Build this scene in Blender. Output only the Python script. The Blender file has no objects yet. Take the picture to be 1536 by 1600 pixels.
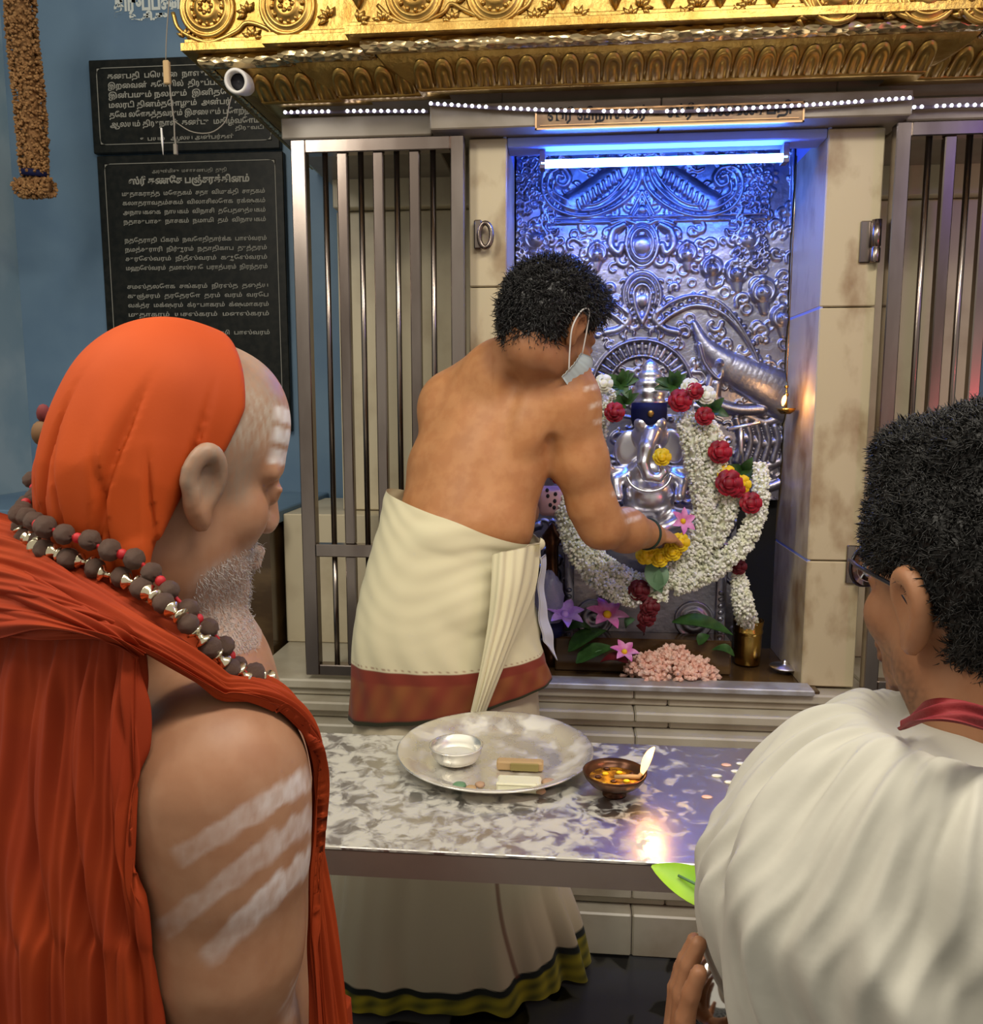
import bpy, math, random
import numpy as np
from mathutils import Vector, Matrix
random.seed(7)
RNG = np.random.default_rng(7)
C = bpy.context.scene.collection
SC = bpy.context.scene

# ---------------------------------------------------------------- camera, world, lights, exposure
F = 1300.0; CZ = 1.45; PITCH = math.radians(7.4); YAW = math.radians(5.3)
cam = bpy.data.cameras.new('camera'); cam.sensor_fit = 'HORIZONTAL'; cam.sensor_width = 36
cam.lens = F / 1536 * 36; cam.clip_start = 0.02
camo = bpy.data.objects.new('camera', cam); C.objects.link(camo)
camo.location = (0, 0, CZ); camo.rotation_euler = (math.pi / 2 - PITCH, 0, YAW)
SC.camera = camo
w = bpy.data.worlds.new('world'); SC.world = w; w.use_nodes = True
w.node_tree.nodes['Background'].inputs[0].default_value = (1.0, 0.93, 0.80, 1)
w.node_tree.nodes['Background'].inputs[1].default_value = 0.43
SC.view_settings.view_transform = 'Standard'; SC.view_settings.look = 'None'
SC.view_settings.gamma = 1; SC.view_settings.use_curve_mapping = False
SC.view_settings.exposure = 0.0

def area(name, loc, target, size, energy, col):
    l = bpy.data.lights.new(name, 'AREA'); l.shape = 'RECTANGLE'; l.size, l.size_y = size
    l.energy = energy; l.color = col
    o = bpy.data.objects.new(name, l); C.objects.link(o); o.location = loc
    o.rotation_euler = (Vector(target) - Vector(loc)).to_track_quat('-Z', 'Y').to_euler()
    return o
area('ceiling_tube_light', (0.5, 0.3, 2.95), (0.0, 1.2, 0.6), (1.5, 0.25), 36, (1.0, 0.93, 0.80))
area('side_tube_light', (-1.3, 0.4, 2.9), (-0.3, 1.8, 1.0), (0.3, 1.2), 26, (1.0, 0.92, 0.78))

area('violet_gate_tint_light', (1.9, 0.5, 2.45), (0.9, 2.1, 1.9), (0.12, 0.12), 2.5, (.25, .12, 1.0))  # unseen light added to give the right gate violet reflections
area('red_gate_tint_light', (1.9, 0.5, 1.35), (0.9, 2.1, 1.4), (0.12, 0.12), 2.0, (1.0, .05, .12))  # added out of view too, tints the right gate red

# ---------------------------------------------------------------- pixel to world (calibrated lens)
def ray(px, py):
    x = (px - 768) / F; y = -(py - 800) / F
    v = (x, math.cos(PITCH) + y * math.sin(PITCH), -math.sin(PITCH) + y * math.cos(PITCH))
    c, s = math.cos(YAW), math.sin(YAW)
    return np.array([v[0] * c - v[1] * s, v[0] * s + v[1] * c, v[2]])
def P(px, py, Y):
    r = ray(px, py); return np.array([0, 0, CZ]) + r * (Y / r[1])
def PZ(px, py, Z):
    r = ray(px, py); return np.array([0, 0, CZ]) + r * ((Z - CZ) / r[2])

# ---------------------------------------------------------------- things, parts
LOC = {}
def thing(name, label, cat, loc=(0, 0, 0), group=None, kind=None):
    o = bpy.data.objects.new(name, None); C.objects.link(o); o.empty_display_size = 0.05
    o.location = tuple(float(a) for a in loc)
    if label: o['label'] = label
    if cat: o['category'] = cat
    if group: o['group'] = group
    if kind: o['kind'] = kind
    LOC[o] = np.array(loc, float); return o

def MESH(name, V, Fc, m, parent=None, smooth=True, col=None, label=None, kind=None, loc=None):
    V = np.asarray(V, float)
    base = LOC[parent] if parent is not None else (np.array(loc, float) if loc is not None else np.zeros(3))
    V = V - base
    me = bpy.data.meshes.new(name)
    if isinstance(Fc, np.ndarray):
        n, k = Fc.shape
        me.vertices.add(len(V)); me.vertices.foreach_set('co', V.astype(np.float32).ravel())
        me.loops.add(n * k); me.loops.foreach_set('vertex_index', Fc.astype(np.int32).ravel())
        me.polygons.add(n); me.polygons.foreach_set('loop_start', np.arange(0, n * k, k, dtype=np.int32))
        me.update(calc_edges=True); me.validate()
    else:
        me.from_pydata(V.tolist(), [], [tuple(int(i) for i in f) for f in Fc])
    me.polygons.foreach_set('use_smooth', [smooth] * len(me.polygons))
    if col is not None:
        at = me.color_attributes.new('Col', 'FLOAT_COLOR', 'POINT')
        c4 = np.ones((len(V), 4), np.float32); c4[:, :3] = col
        at.data.foreach_set('color', c4.ravel())
    me.materials.append(m); me.update()
    o = bpy.data.objects.new(name, me); C.objects.link(o)
    if parent is not None: o.parent = parent
    else: o.location = tuple(base)
    LOC[o] = base
    if label: o['label'] = label
    if kind: o['kind'] = kind
    return o
def tag(o, label, cat, group=None):
    o['label'] = label; o['category'] = cat
    if group: o['group'] = group
    return o
def inst(src, parent, loc, rot=(0, 0, 0), sc=(1, 1, 1), name=None):
    o = src.copy(); C.objects.link(o); o.parent = parent
    o.location = tuple(np.array(loc, float) - LOC[parent]); o.rotation_euler = rot; o.scale = sc
    LOC[o] = LOC[parent]; return o

class MB:
    def __init__(s): s.V = []; s.F = []
    def add(s, V, Fc):
        b = len(s.V); s.V.extend([tuple(v) for v in V]); s.F.extend([tuple(i + b for i in f) for f in Fc]); return s
    def box(s, x0, x1, y0, y1, z0, z1, bv=0.0):
        if bv <= 0:
            V = [(x, y, z) for x in (x0, x1) for y in (y0, y1) for z in (z0, z1)]
            return s.add(V, [(0, 1, 3, 2), (4, 6, 7, 5), (0, 4, 5, 1), (2, 3, 7, 6), (0, 2, 6, 4), (1, 5, 7, 3)])
        bm_v = []; V = []; idx = {}
        for i, (x, sx) in enumerate(((x0, 1), (x1, -1))):
            for j, (y, sy) in enumerate(((y0, 1), (y1, -1))):
                for k, (z, sz) in enumerate(((z0, 1), (z1, -1))):
                    for a in range(3):
                        p = [x + sx * bv, y + sy * bv, z + sz * bv]; p[a] = (x, y, z)[a]
                        idx[(i, j, k, a)] = len(V); V.append(p)
        Fs = []
        def q(*ks): Fs.append(tuple(idx[k] for k in ks))
        for i in (0, 1): q((i, 0, 0, 0), (i, 1, 0, 0), (i, 1, 1, 0), (i, 0, 1, 0))
        for j in (0, 1): q((0, j, 0, 1), (1, j, 0, 1), (1, j, 1, 1), (0, j, 1, 1))
        for k in (0, 1): q((0, 0, k, 2), (1, 0, k, 2), (1, 1, k, 2), (0, 1, k, 2))
        for i in (0, 1):
            for j in (0, 1): q((i, j, 0, 0), (i, j, 1, 0), (i, j, 1, 1), (i, j, 0, 1))
        for i in (0, 1):
            for k in (0, 1): q((i, 0, k, 0), (i, 1, k, 0), (i, 1, k, 2), (i, 0, k, 2))
        for j in (0, 1):
            for k in (0, 1): q((0, j, k, 1), (1, j, k, 1), (1, j, k, 2), (0, j, k, 2))
        for i in (0, 1):
            for j in (0, 1):
                for k in (0, 1): q((i, j, k, 0), (i, j, k, 1), (i, j, k, 2))
        c = np.array([(x0 + x1) / 2, (y0 + y1) / 2, (z0 + z1) / 2]); V2 = np.array(V, float)
        out = []
        for f in Fs:
            a, b_, d = V2[f[0]], V2[f[1]], V2[f[2]]
            n = np.cross(b_ - a, d - a)
            out.append(f if np.dot(n, V2[list(f)].mean(0) - c) > 0 else f[::-1])
        return s.add(V, out)
    def tube(s, pts, rad, n=8, caps=True, closed=False):
        pts = np.array(pts, float); m = len(pts)
        if np.isscalar(rad): rad = [rad] * m
        T = np.gradient(pts, axis=0)
        if closed: T = np.roll(pts, -1, 0) - np.roll(pts, 1, 0)
        T /= np.linalg.norm(T, axis=1)[:, None] + 1e-12
        up = np.array([0, 0, 1.0]) if abs(T[0][2]) < .9 else np.array([1.0, 0, 0])
        V = []; N = np.cross(T[0], up); N /= np.linalg.norm(N)
        for i in range(m):
            N = N - T[i] * np.dot(N, T[i]); N /= np.linalg.norm(N) + 1e-12; B = np.cross(T[i], N)
            for k in range(n):
                a = 2 * math.pi * k / n
                V.append(pts[i] + rad[i] * (math.cos(a) * N + math.sin(a) * B))
        Fc = []
        for i in range(m if closed else m - 1):
            j = (i + 1) % m
            for k in range(n):
                l = (k + 1) % n
                Fc.append((i * n + k, i * n + l, j * n + l, j * n + k))
        if caps and not closed:
            Fc.append(tuple(range(n))[::-1]); Fc.append(tuple((m - 1) * n + k for k in range(n)))
        return s.add(V, Fc)
    def lathe(s, prof, c, n=24, M=None):
        V = []; c = np.array(c, float)
        for r, z in prof:
            for k in range(n):
                a = 2 * math.pi * k / n; v = np.array([r * math.cos(a), r * math.sin(a), z])
                if M is not None: v = M @ v
                V.append(c + v)
        Fc = []; m = len(prof)
        for i in range(m - 1):
            for k in range(n):
                l = (k + 1) % n; Fc.append((i * n + k, i * n + l, (i + 1) * n + l, (i + 1) * n + k))
        return s.add(V, Fc)
    def ball(s, c, r, nu=10, nv=6, M=None, bump=0.0, bf=5):
        V = []; c = np.array(c, float); r = np.array(r, float) * np.ones(3)
        for j in range(1, nv):
            t = math.pi * j / nv
            for k in range(nu):
                a = 2 * math.pi * k / nu
                d = 1 + bump * math.sin(bf * a + j * 2.1) * math.sin(bf * t * 1.3)
                v = r * d * np.array([math.sin(t) * math.cos(a), math.sin(t) * math.sin(a), math.cos(t)])
                V.append(c + (M @ v if M is not None else v))
        top = np.array([0, 0, r[2]]); V.append(c + (M @ top if M is not None else top)); V.append(c - (M @ top if M is not None else top))
        Fc = []; n0 = (nv - 1) * nu
        for j in range(nv - 2):
            for k in range(nu):
                l = (k + 1) % nu; Fc.append((j * nu + k, (j + 1) * nu + k, (j + 1) * nu + l, j * nu + l))
        for k in range(nu):
            l = (k + 1) % nu; Fc.append((n0, k, l)); Fc.append((n0 + 1, (nv - 2) * nu + l, (nv - 2) * nu + k))
        return s.add(V, Fc)
    def prism(s, poly, x0, x1):            # polygon of (y, z) pairs extruded along x
        n = len(poly); V = [(x0, y, z) for y, z in poly] + [(x1, y, z) for y, z in poly]
        Fc = [(i, (i + 1) % n, n + (i + 1) % n, n + i) for i in range(n)] + [tuple(range(n))[::-1], tuple(range(n, 2 * n))]
        return s.add(V, Fc)
    def build(s, name, m, parent=None, smooth=False, **k):
        return MESH(name, s.V, s.F, m, parent, smooth, **k)

def cr(A, N):                               # Catmull-Rom along axis 0, N samples
    A = np.asarray(A, float); m = len(A)
    E0 = 2 * A[0] - A[1]; E1 = 2 * A[-1] - A[-2]
    B = np.concatenate([E0[None], A, E1[None]])
    t = np.linspace(0, m - 1, N); i = np.minimum(t.astype(int), m - 2); f = (t - i).reshape((-1,) + (1,) * (A.ndim - 1))
    p0, p1, p2, p3 = B[i], B[i + 1], B[i + 2], B[i + 3]
    return 0.5 * (2 * p1 + (p2 - p0) * f + (2 * p0 - 5 * p1 + 4 * p2 - p3) * f**2 + (3 * p1 - p0 - 3 * p2 + p3) * f**3)
def gridfaces(m, n, wrap=False):
    i = np.arange(m - 1)[:, None]; j = np.arange(n if wrap else n - 1)[None]
    j2 = (j + 1) % n
    return np.stack([i * n + j, i * n + j2, (i + 1) * n + j2, (i + 1) * n + j], -1).reshape(-1, 4)
def normals(G, wrap=False):
    du = np.gradient(G, axis=0)
    dv = (np.roll(G, -1, 1) - np.roll(G, 1, 1)) if wrap else np.gradient(G, axis=1)
    n = np.cross(du, dv); return n / (np.linalg.norm(n, axis=2)[..., None] + 1e-12)
def blur(G, wrap=False, it=16):
    for _ in range(it):
        A = G.copy(); A[1:-1] = (G[:-2] + 2 * G[1:-1] + G[2:]) / 4; G = A.copy()
        if wrap: G = (np.roll(A, 1, 1) + 2 * A + np.roll(A, -1, 1)) / 4
        else: G[:, 1:-1] = (A[:, :-2] + 2 * A[:, 1:-1] + A[:, 2:]) / 4
    return G
def sheet(name, ctrl, nu, nv, m, parent, disp=None, th=0.0015, colf=None, towards=(0, -1, 0.2), body=(), mg=.008, **k):
    """cloth sheet through a grid of control points; rows = u, columns = v; real thickness"""
    G = cr(np.array(ctrl, float), nu); G = cr(G.transpose(1, 0, 2), nv).transpose(1, 0, 2)
    for b_ in body: G = b_.push(G, mg)
    if body: G = blur(G)
    for b_ in body: G = b_.push(G, mg * .8, 2)
    u, v = np.meshgrid(np.linspace(0, 1, nu), np.linspace(0, 1, nv), indexing='ij')
    n = normals(G)
    if np.mean(n @ np.array(towards, float)) < 0: n = -n
    if disp is not None: G = G + n * disp(u, v)[..., None]
    B = G - n * th
    V = np.concatenate([G.reshape(-1, 3), B.reshape(-1, 3)]); q = gridfaces(nu, nv); N = nu * nv
    Fq = [q, q[:, ::-1] + N]
    def rim(a): a = np.array(a); return np.stack([a[:-1], a[:-1] + N, a[1:] + N, a[1:]], -1)
    I = np.arange(N).reshape(nu, nv)
    Fq += [rim(I[0])[:, ::-1], rim(I[-1]), rim(I[:, 0]), rim(I[:, -1])[:, ::-1]]
    col = None
    if colf is not None: c = colf(u, v).reshape(-1, 3); col = np.concatenate([c, c])
    return MESH(name, V, np.concatenate(Fq), m, parent, True, col=col, **k)
def ringloft(name, rings, nu, nv, m, parent, disp=None, colf=None, cap=True, pw=2.0, body=(), mg=.008, keep=0, **k):
    """rings = (left point, right point, half depth); elliptical sections lofted along the rings"""
    R = np.array([np.concatenate([a, b, [d]]) for a, b, d in rings]); R = cr(R, nu)
    ang = np.linspace(0, 2 * math.pi, nv, endpoint=False)
    c = (R[:, :3] + R[:, 3:6]) / 2; h = (R[:, 3:6] - R[:, :3]) / 2
    hx = np.stack([-h[:, 1], h[:, 0], 0 * h[:, 0]], -1); hx /= np.linalg.norm(hx, axis=1)[:, None]
    ca, sa = np.cos(ang), np.sin(ang)
    ca = np.sign(ca) * np.abs(ca)**(2 / pw); sa = np.sign(sa) * np.abs(sa)**(2 / pw)
    G = c[:, None] + h[:, None] * ca[None, :, None] + hx[:, None] * (R[:, 6][:, None, None] * sa[None, :, None])
    G0 = G
    for b_ in body: G = b_.push(G, mg)
    if body: G = blur(G, True)
    for b_ in body: G = b_.push(G, mg * .8, 2)
    if keep: wk_ = np.clip((np.linspace(0, 1, nu) - keep) / keep, 0, 1)[:, None, None]; G = G0 * (1 - wk_) + G * wk_
    n = normals(G, True)
    if np.mean(np.sum(n * (G - c[:, None]), -1)) < 0: n = -n
    u, v = np.meshgrid(np.linspace(0, 1, nu), ang, indexing='ij')
    if disp is not None: G = G + n * disp(u, v)[..., None]
    V = G.reshape(-1, 3); q = gridfaces(nu, nv, True)
    col = colf(u, v).reshape(-1, 3) if colf is not None else None
    if cap:
        V = np.concatenate([V, c[[0]], c[[-1]]]); N = nu * nv; j = np.arange(nv); j2 = (j + 1) % nv
        q = np.concatenate([q, np.stack([N + 0 * j, j2, j, j], -1)[:, [0, 1, 2, 2]], np.stack([N + 1 + 0 * j, (nu - 1) * nv + j, (nu - 1) * nv + j2, (nu - 1) * nv + j2], -1)])
        if col is not None: col = np.concatenate([col, col[[0]], col[[-1]]])
        tri = q[nu * 0 + (nu - 1) * nv:, :3]; q = q[:(nu - 1) * nv]
        Fl = [tuple(f) for f in q] + [tuple(f) for f in tri]
        return MESH(name, V, Fl, m, parent, True, col=col, **k)
    return MESH(name, V, q, m, parent, True, col=col, **k)

# ---------------------------------------------------------------- smooth implicit bodies
def rotm(yaw=0, pitch=0, roll=0):
    """local x forward, y left, z up. yaw about z, then pitch down, then roll"""
    return np.array(Matrix.Rotation(yaw, 3, 'Z') @ Matrix.Rotation(pitch, 3, 'Y') @ Matrix.Rotation(roll, 3, 'X'))
class Field:
    def __init__(s, xs, ys, zs):
        s.a = [np.asarray(t, np.float32) for t in (xs, ys, zs)]
        s.D = np.full([len(t) for t in s.a], 0.2, np.float32)
    def op(s, fn, lo, hi, k, sub=False):
        sl = []
        for i in range(3):
            a = np.searchsorted(s.a[i], lo[i] - k - .012); b = np.searchsorted(s.a[i], hi[i] + k + .012)
            if b <= a: return
            sl.append(slice(a, b))
        X = s.a[0][sl[0]][:, None, None]; Y = s.a[1][sl[1]][None, :, None]; Z = s.a[2][sl[2]][None, None, :]
        d = fn(X, Y, Z); D = s.D[tuple(sl)]
        if sub:
            h = np.clip(.5 - .5 * (D + d) / k, 0, 1); s.D[tuple(sl)] = D + (-d - D) * h + k * h * (1 - h)
        else:
            h = np.clip(.5 + .5 * (D - d) / k, 0, 1); s.D[tuple(sl)] = D + (d - D) * h - k * h * (1 - h)
    def ell(s, c, r, M=None, k=.02, sub=False, disp=None):
        c = np.array(c, float); r = np.array(r, float) * np.ones(3); R = max(r)
        def fn(X, Y, Z):
            x, y, z = X - c[0], Y - c[1], Z - c[2]
            if M is not None:
                x, y, z = M[0][0] * x + M[1][0] * y + M[2][0] * z, M[0][1] * x + M[1][1] * y + M[2][1] * z, M[0][2] * x + M[1][2] * y + M[2][2] * z
            k0 = np.sqrt((x / r[0])**2 + (y / r[1])**2 + (z / r[2])**2) + 1e-6
            k1 = np.sqrt((x / r[0]**2)**2 + (y / r[1]**2)**2 + (z / r[2]**2)**2) + 1e-6
            d = k0 * (k0 - 1) / k1
            if disp is not None: d = d - disp(x, y, z)
            return d
        s.op(fn, c - R, c + R, k, sub)
    def cone(s, a, b, ra, rb, k=.02, sub=False):
        a = np.array(a, float); b = np.array(b, float); ab = b - a; L = float(ab @ ab) + 1e-12; R = max(ra, rb)
        def fn(X, Y, Z):
            t = np.clip(((X - a[0]) * ab[0] + (Y - a[1]) * ab[1] + (Z - a[2]) * ab[2]) / L, 0, 1)
            return np.sqrt((X - a[0] - t * ab[0])**2 + (Y - a[1] - t * ab[1])**2 + (Z - a[2] - t * ab[2])**2) - (ra + (rb - ra) * t)
        s.op(fn, np.minimum(a, b) - R, np.maximum(a, b) + R, k, sub)
    def chain(s, pts, rs, k=.015):
        for i in range(len(pts) - 1): s.cone(pts[i], pts[i + 1], rs[i], rs[i + 1], k)
    def sample(s, V):
        V = np.asarray(V, float); sh_ = V.shape[:-1]; V = V.reshape(-1, 3); I = []; Fr = []; ok = np.ones(len(V), bool)
        for q in range(3):
            a = s.a[q]; i = np.clip(np.searchsorted(a, V[:, q]) - 1, 0, len(a) - 2); fr = (V[:, q] - a[i]) / (a[i + 1] - a[i]); ok &= (fr >= 0) & (fr <= 1); I.append(i); Fr.append(np.clip(fr, 0, 1))
        o = np.zeros(len(V))
        for i in (0, 1):
            for j in (0, 1):
                for k in (0, 1):
                    wt_ = (Fr[0] if i else 1 - Fr[0]) * (Fr[1] if j else 1 - Fr[1]) * (Fr[2] if k else 1 - Fr[2]); o += wt_ * s.D[I[0] + i, I[1] + j, I[2] + k]
        o[~ok] = .2; return o.reshape(sh_)
    def push(s, G, m, it=6):
        h = .006
        for _ in range(it):
            d = s.sample(G); g = np.stack([s.sample(G + e) - s.sample(G - e) for e in np.eye(3) * h], -1); g /= np.linalg.norm(g, axis=-1)[..., None] + 1e-9
            G = G + g * np.clip(m - d, 0, .03)[..., None] * .9
        return G
    def nets(s):
        D = s.D; nx, ny, nz = D.shape; S = D < 0
        c = [S[i:nx - 1 + i, j:ny - 1 + j, k:nz - 1 + k] for i in (0, 1) for j in (0, 1) for k in (0, 1)]
        anyv = c[0] | c[1]; allv = c[0] & c[1]
        for t in c[2:]: anyv = anyv | t; allv = allv & t
        act = anyv & ~allv; I = np.argwhere(act)
        idx = np.full(act.shape, -1, np.int32); idx[act] = np.arange(len(I))
        V = np.zeros((len(I), 3)); W = np.zeros(len(I)); xs = s.a
        E = [((0, j, k), (1, j, k)) for j in (0, 1) for k in (0, 1)] + [((i, 0, k), (i, 1, k)) for i in (0, 1) for k in (0, 1)] + [((i, j, 0), (i, j, 1)) for i in (0, 1) for j in (0, 1)]
        for a, b in E:
            ia = I + a; ib = I + b
            da = D[ia[:, 0], ia[:, 1], ia[:, 2]]; db = D[ib[:, 0], ib[:, 1], ib[:, 2]]
            m = (da < 0) != (db < 0); t = np.where(m, da / np.where(m, da - db, 1), 0)
            pa = np.stack([xs[q][ia[:, q]] for q in range(3)], -1); pb = np.stack([xs[q][ib[:, q]] for q in range(3)], -1)
            V += np.where(m[:, None], pa + (pb - pa) * t[:, None], 0); W += m
        V /= W[:, None]
        Q = []
        for ax in range(3):
            o1, o2 = [q for q in range(3) if q != ax]
            A = np.take(S, range(0, S.shape[ax] - 1), ax); B = np.take(S, range(1, S.shape[ax]), ax)
            J = np.argwhere(A != B)
            J = J[(J[:, o1] > 0) & (J[:, o2] > 0) & (J[:, o1] < D.shape[o1] - 1) & (J[:, o2] < D.shape[o2] - 1)]
            ins = A[J[:, 0], J[:, 1], J[:, 2]]
            def at(d1, d2):
                K = J.copy(); K[:, o1] -= d1; K[:, o2] -= d2; return idx[K[:, 0], K[:, 1], K[:, 2]]
            q = np.stack([at(0, 0), at(1, 0), at(1, 1), at(0, 1)], -1)
            flip = ins if ax != 1 else ~ins
            q = np.where(flip[:, None], q, q[:, ::-1]); Q.append(q)
        Q = np.concatenate(Q); Q = Q[(Q >= 0).all(1)]
        return V, Q
def axis(a, b, h, extra=None): return np.arange(a, b, h)

def head(f, o, M, s=1.0, k=.014, zn=1.0, xn=1.0, brow=0):
    s = np.ones(3) * s; sm = float(s.mean())
    s2 = s * np.array([xn, 1, zn]); pick = lambda z: s if z >= 0 else s2
    L = lambda x, y, z: np.array(o) + M @ (np.array([x, y, z]) * pick(z))
    e = lambda c, r, kk=k, sub=False, MM=None: f.ell(L(*c), np.array(r) * (pick(c[2] + .003) if c[2] < .01 else s), M if MM is None else MM, kk * sm, sub)
    cn = lambda a, b, ra, rb, kk=.008, sub=False: f.cone(L(*a), L(*b), ra * sm, rb * sm, kk * sm, sub)
    e((-.012, 0, .035), (.098, .076, .086)); e((.028, 0, .048), (.064, .063, .062)); e((-.055, 0, .0), (.05, .058, .06))
    e((.035, 0, -.03), (.06, .056, .07), .02); e((.045, 0, -.078), (.045, .044, .03), .02); e((.08, 0, -.1), (.02, .022, .018), .015)
    for y in (1, -1):
        e((.005, y * .05, -.06), (.03, .015, .036), .02); e((.064, y * .036, -.025), (.026, .022, .024), .018)
        cn((.092, y * .012, .02), (.07, y * .05, .016), .008, .008, .012)
        e((.100, y * .031, .000), (.015, .015, .012), .010, True)
        e((.080, y * .031, .000), (.0125, .014, .012), .003)
        cn((.0925, y * .020, .004), (.086, y * .044, .003), .0035, .003, .003)
        e((.108, y * .013, -.034), (.011, .008, .009), .006)
    cn((.092, 0, .012), (.115, 0, -.028), .008, .0125, .010)
    cn((.1, -.018, -.061), (.1, .018, -.061), .006, .006, .006); cn((.098, -.016, -.073), (.098, .016, -.073), .0065, .0065, .006)
    if brow: e((.048, 0, .050), (.056, .056, .056), .02)
    for y in (1, -1):                        # ears
        e((-.012, y * .078, -.004), (.017, .010, .027), .008)
        e((-.006, y * .077, -.030), (.010, .006, .011), .006)
        pts = cr(np.array([(-.002, .073, -.016), (.004, .080, .006), (-.003, .085, .022), (-.016, .089, .025), (-.027, .089, .010), (-.024, .086, -.012), (-.013, .081, -.030)]), 16)
        for a, b in zip(pts[:-1], pts[1:]):
            cn((a[0], y * a[1], a[2]), (b[0], y * b[1], b[2]), .0048, .0048, .008)
        e((-.006, y * .092, -.002), (.008, .007, .013), .006, True)
    return L

# ---------------------------------------------------------------- materials
def mat(name, col, rough=.5, metal=0.0, col2=None, nscale=6, nlo=.4, nhi=.6, detail=6, bump=0.0, bscale=60, bdist=.002, attr=False,
        emit=None, estr=0, sss=0, spec=.5, stretch=(1, 1, 1), rvar=0.0, wave=None, trans=0, coat=0, sheen=0, vor=None, aniso=0):
    m = bpy.data.materials.new(name); m.use_nodes = True; nt = m.node_tree; N = nt.nodes; L = nt.links
    b = N['Principled BSDF']; b.inputs['Roughness'].default_value = rough; b.inputs['Metallic'].default_value = metal
    b.inputs['Base Color'].default_value = (*col, 1); b.inputs['Specular IOR Level'].default_value = spec
    if sss: b.inputs['Subsurface Weight'].default_value = sss; b.inputs['Subsurface Radius'].default_value = (.012, .005, .003); b.inputs['Subsurface Scale'].default_value = 1
    if trans: b.inputs['Transmission Weight'].default_value = trans
    if coat: b.inputs['Coat Weight'].default_value = coat; b.inputs['Coat Roughness'].default_value = .15
    if sheen: b.inputs['Sheen Weight'].default_value = sheen
    if emit: b.inputs['Emission Color'].default_value = (*emit, 1); b.inputs['Emission Strength'].default_value = estr
    tc = N.new('ShaderNodeTexCoord'); mp = N.new('ShaderNodeMapping'); mp.inputs['Scale'].default_value = stretch
    L.new(tc.outputs['Object'], mp.inputs[0])
    csock = None
    if attr:
        a = N.new('ShaderNodeAttribute'); a.attribute_name = 'Col'; csock = a.outputs['Color']
        L.new(csock, b.inputs['Base Color'])
    if col2 is not None:
        n = N.new('ShaderNodeTexNoise'); n.inputs['Scale'].default_value = nscale; n.inputs['Detail'].default_value = detail
        L.new(mp.outputs[0], n.inputs['Vector'])
        r = N.new('ShaderNodeValToRGB'); r.color_ramp.elements[0].position = nlo; r.color_ramp.elements[1].position = nhi
        L.new(n.outputs['Fac'], r.inputs[0])
        if attr:
            mx = N.new('ShaderNodeMixRGB'); mx.blend_type = 'MULTIPLY'; mx.inputs[0].default_value = 1
            r.color_ramp.elements[0].color = (1, 1, 1, 1); r.color_ramp.elements[1].color = (*col2, 1)
            L.new(csock, mx.inputs[1]); L.new(r.outputs[0], mx.inputs[2]); L.new(mx.outputs[0], b.inputs['Base Color'])
        else:
            r.color_ramp.elements[0].color = (*col, 1); r.color_ramp.elements[1].color = (*col2, 1)
            L.new(r.outputs[0], b.inputs['Base Color'])
        if rvar:
            mr = N.new('ShaderNodeMapRange'); mr.inputs[3].default_value = rough; mr.inputs[4].default_value = rough + rvar
            L.new(n.outputs['Fac'], mr.inputs[0]); mr.inputs[1].default_value = nlo; mr.inputs[2].default_value = nhi; L.new(mr.outputs[0], b.inputs['Roughness'])
    if bump:
        if vor: bn = N.new('ShaderNodeTexVoronoi'); out = bn.outputs['Distance']
        else: bn = N.new('ShaderNodeTexNoise'); bn.inputs['Detail'].default_value = 4; out = bn.outputs['Fac']
        bn.inputs['Scale'].default_value = bscale; L.new(mp.outputs[0], bn.inputs['Vector'])
        bp = N.new('ShaderNodeBump'); bp.inputs['Strength'].default_value = bump; bp.inputs['Distance'].default_value = bdist
        L.new(out, bp.inputs['Height']); L.new(bp.outputs[0], b.inputs['Normal'])
    return m
M_ = {}
M_['blue'] = mat('blue_wall_paint', (.11, .19, .29), .6, col2=(.14, .23, .33), nscale=3, bump=.25, bscale=25)
M_['ltblue'] = mat('light_blue_wall_paint', (.26, .38, .46), .55, col2=(.36, .47, .53), nscale=4, bump=.25, bscale=25)
M_['marble'] = mat('cream_marble', (.60, .52, .36), .38, col2=(.42, .34, .22), nscale=5, nlo=.5, nhi=.72, bump=.08, bscale=40)
M_['stained'] = mat('stained_cream_marble', (.50, .42, .27), .42, col2=(.24, .15, .07), nscale=9, nlo=.50, nhi=.70, detail=9, stretch=(1, 1, .6), bump=.12, bscale=50)
M_['lintel'] = mat('grey_marble_lintel', (.27, .23, .18), .35, col2=(.20, .165, .12), nscale=6, bump=.05, bscale=30)
M_['plinth'] = mat('plinth_marble', (.46, .42, .33), .33, col2=(.34, .29, .21), nscale=7, nlo=.42, nhi=.7, bump=.08, bscale=30)
M_['brownmarble'] = mat('polished_brown_marble', (.055, .03, .012), .16, col2=(.14, .085, .035), nscale=5, nlo=.45, nhi=.75, detail=9, stretch=(1, 1, 2.5))
M_['granite'] = mat('black_granite', (.006, .007, .006), .38, col2=(.014, .014, .011), nscale=40, spec=.2)
M_['engrave'] = mat('white_engraved_letters', (.30, .29, .25), .7)
M_['paintwhite'] = mat('white_painted_letters', (.62, .66, .62), .7)
M_['gold'] = mat('embossed_gold_sheet', (.50, .33, .10), .42, 1.0, col2=(.34, .19, .045), nscale=18, nlo=.4, nhi=.7, bump=.55, bscale=70, bdist=.004)
M_['goldsmooth'] = mat('polished_gold_sheet', (.52, .34, .10), .38, 1.0, col2=(.36, .20, .05), nscale=12, bump=.3, bscale=45, bdist=.003)
M_['goldtorus'] = mat('hammered_pale_gold', (.60, .46, .25), .25, 1.0, bump=.9, bscale=75, bdist=.004, vor=1, stretch=(.6, 1, 1.4))
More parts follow.
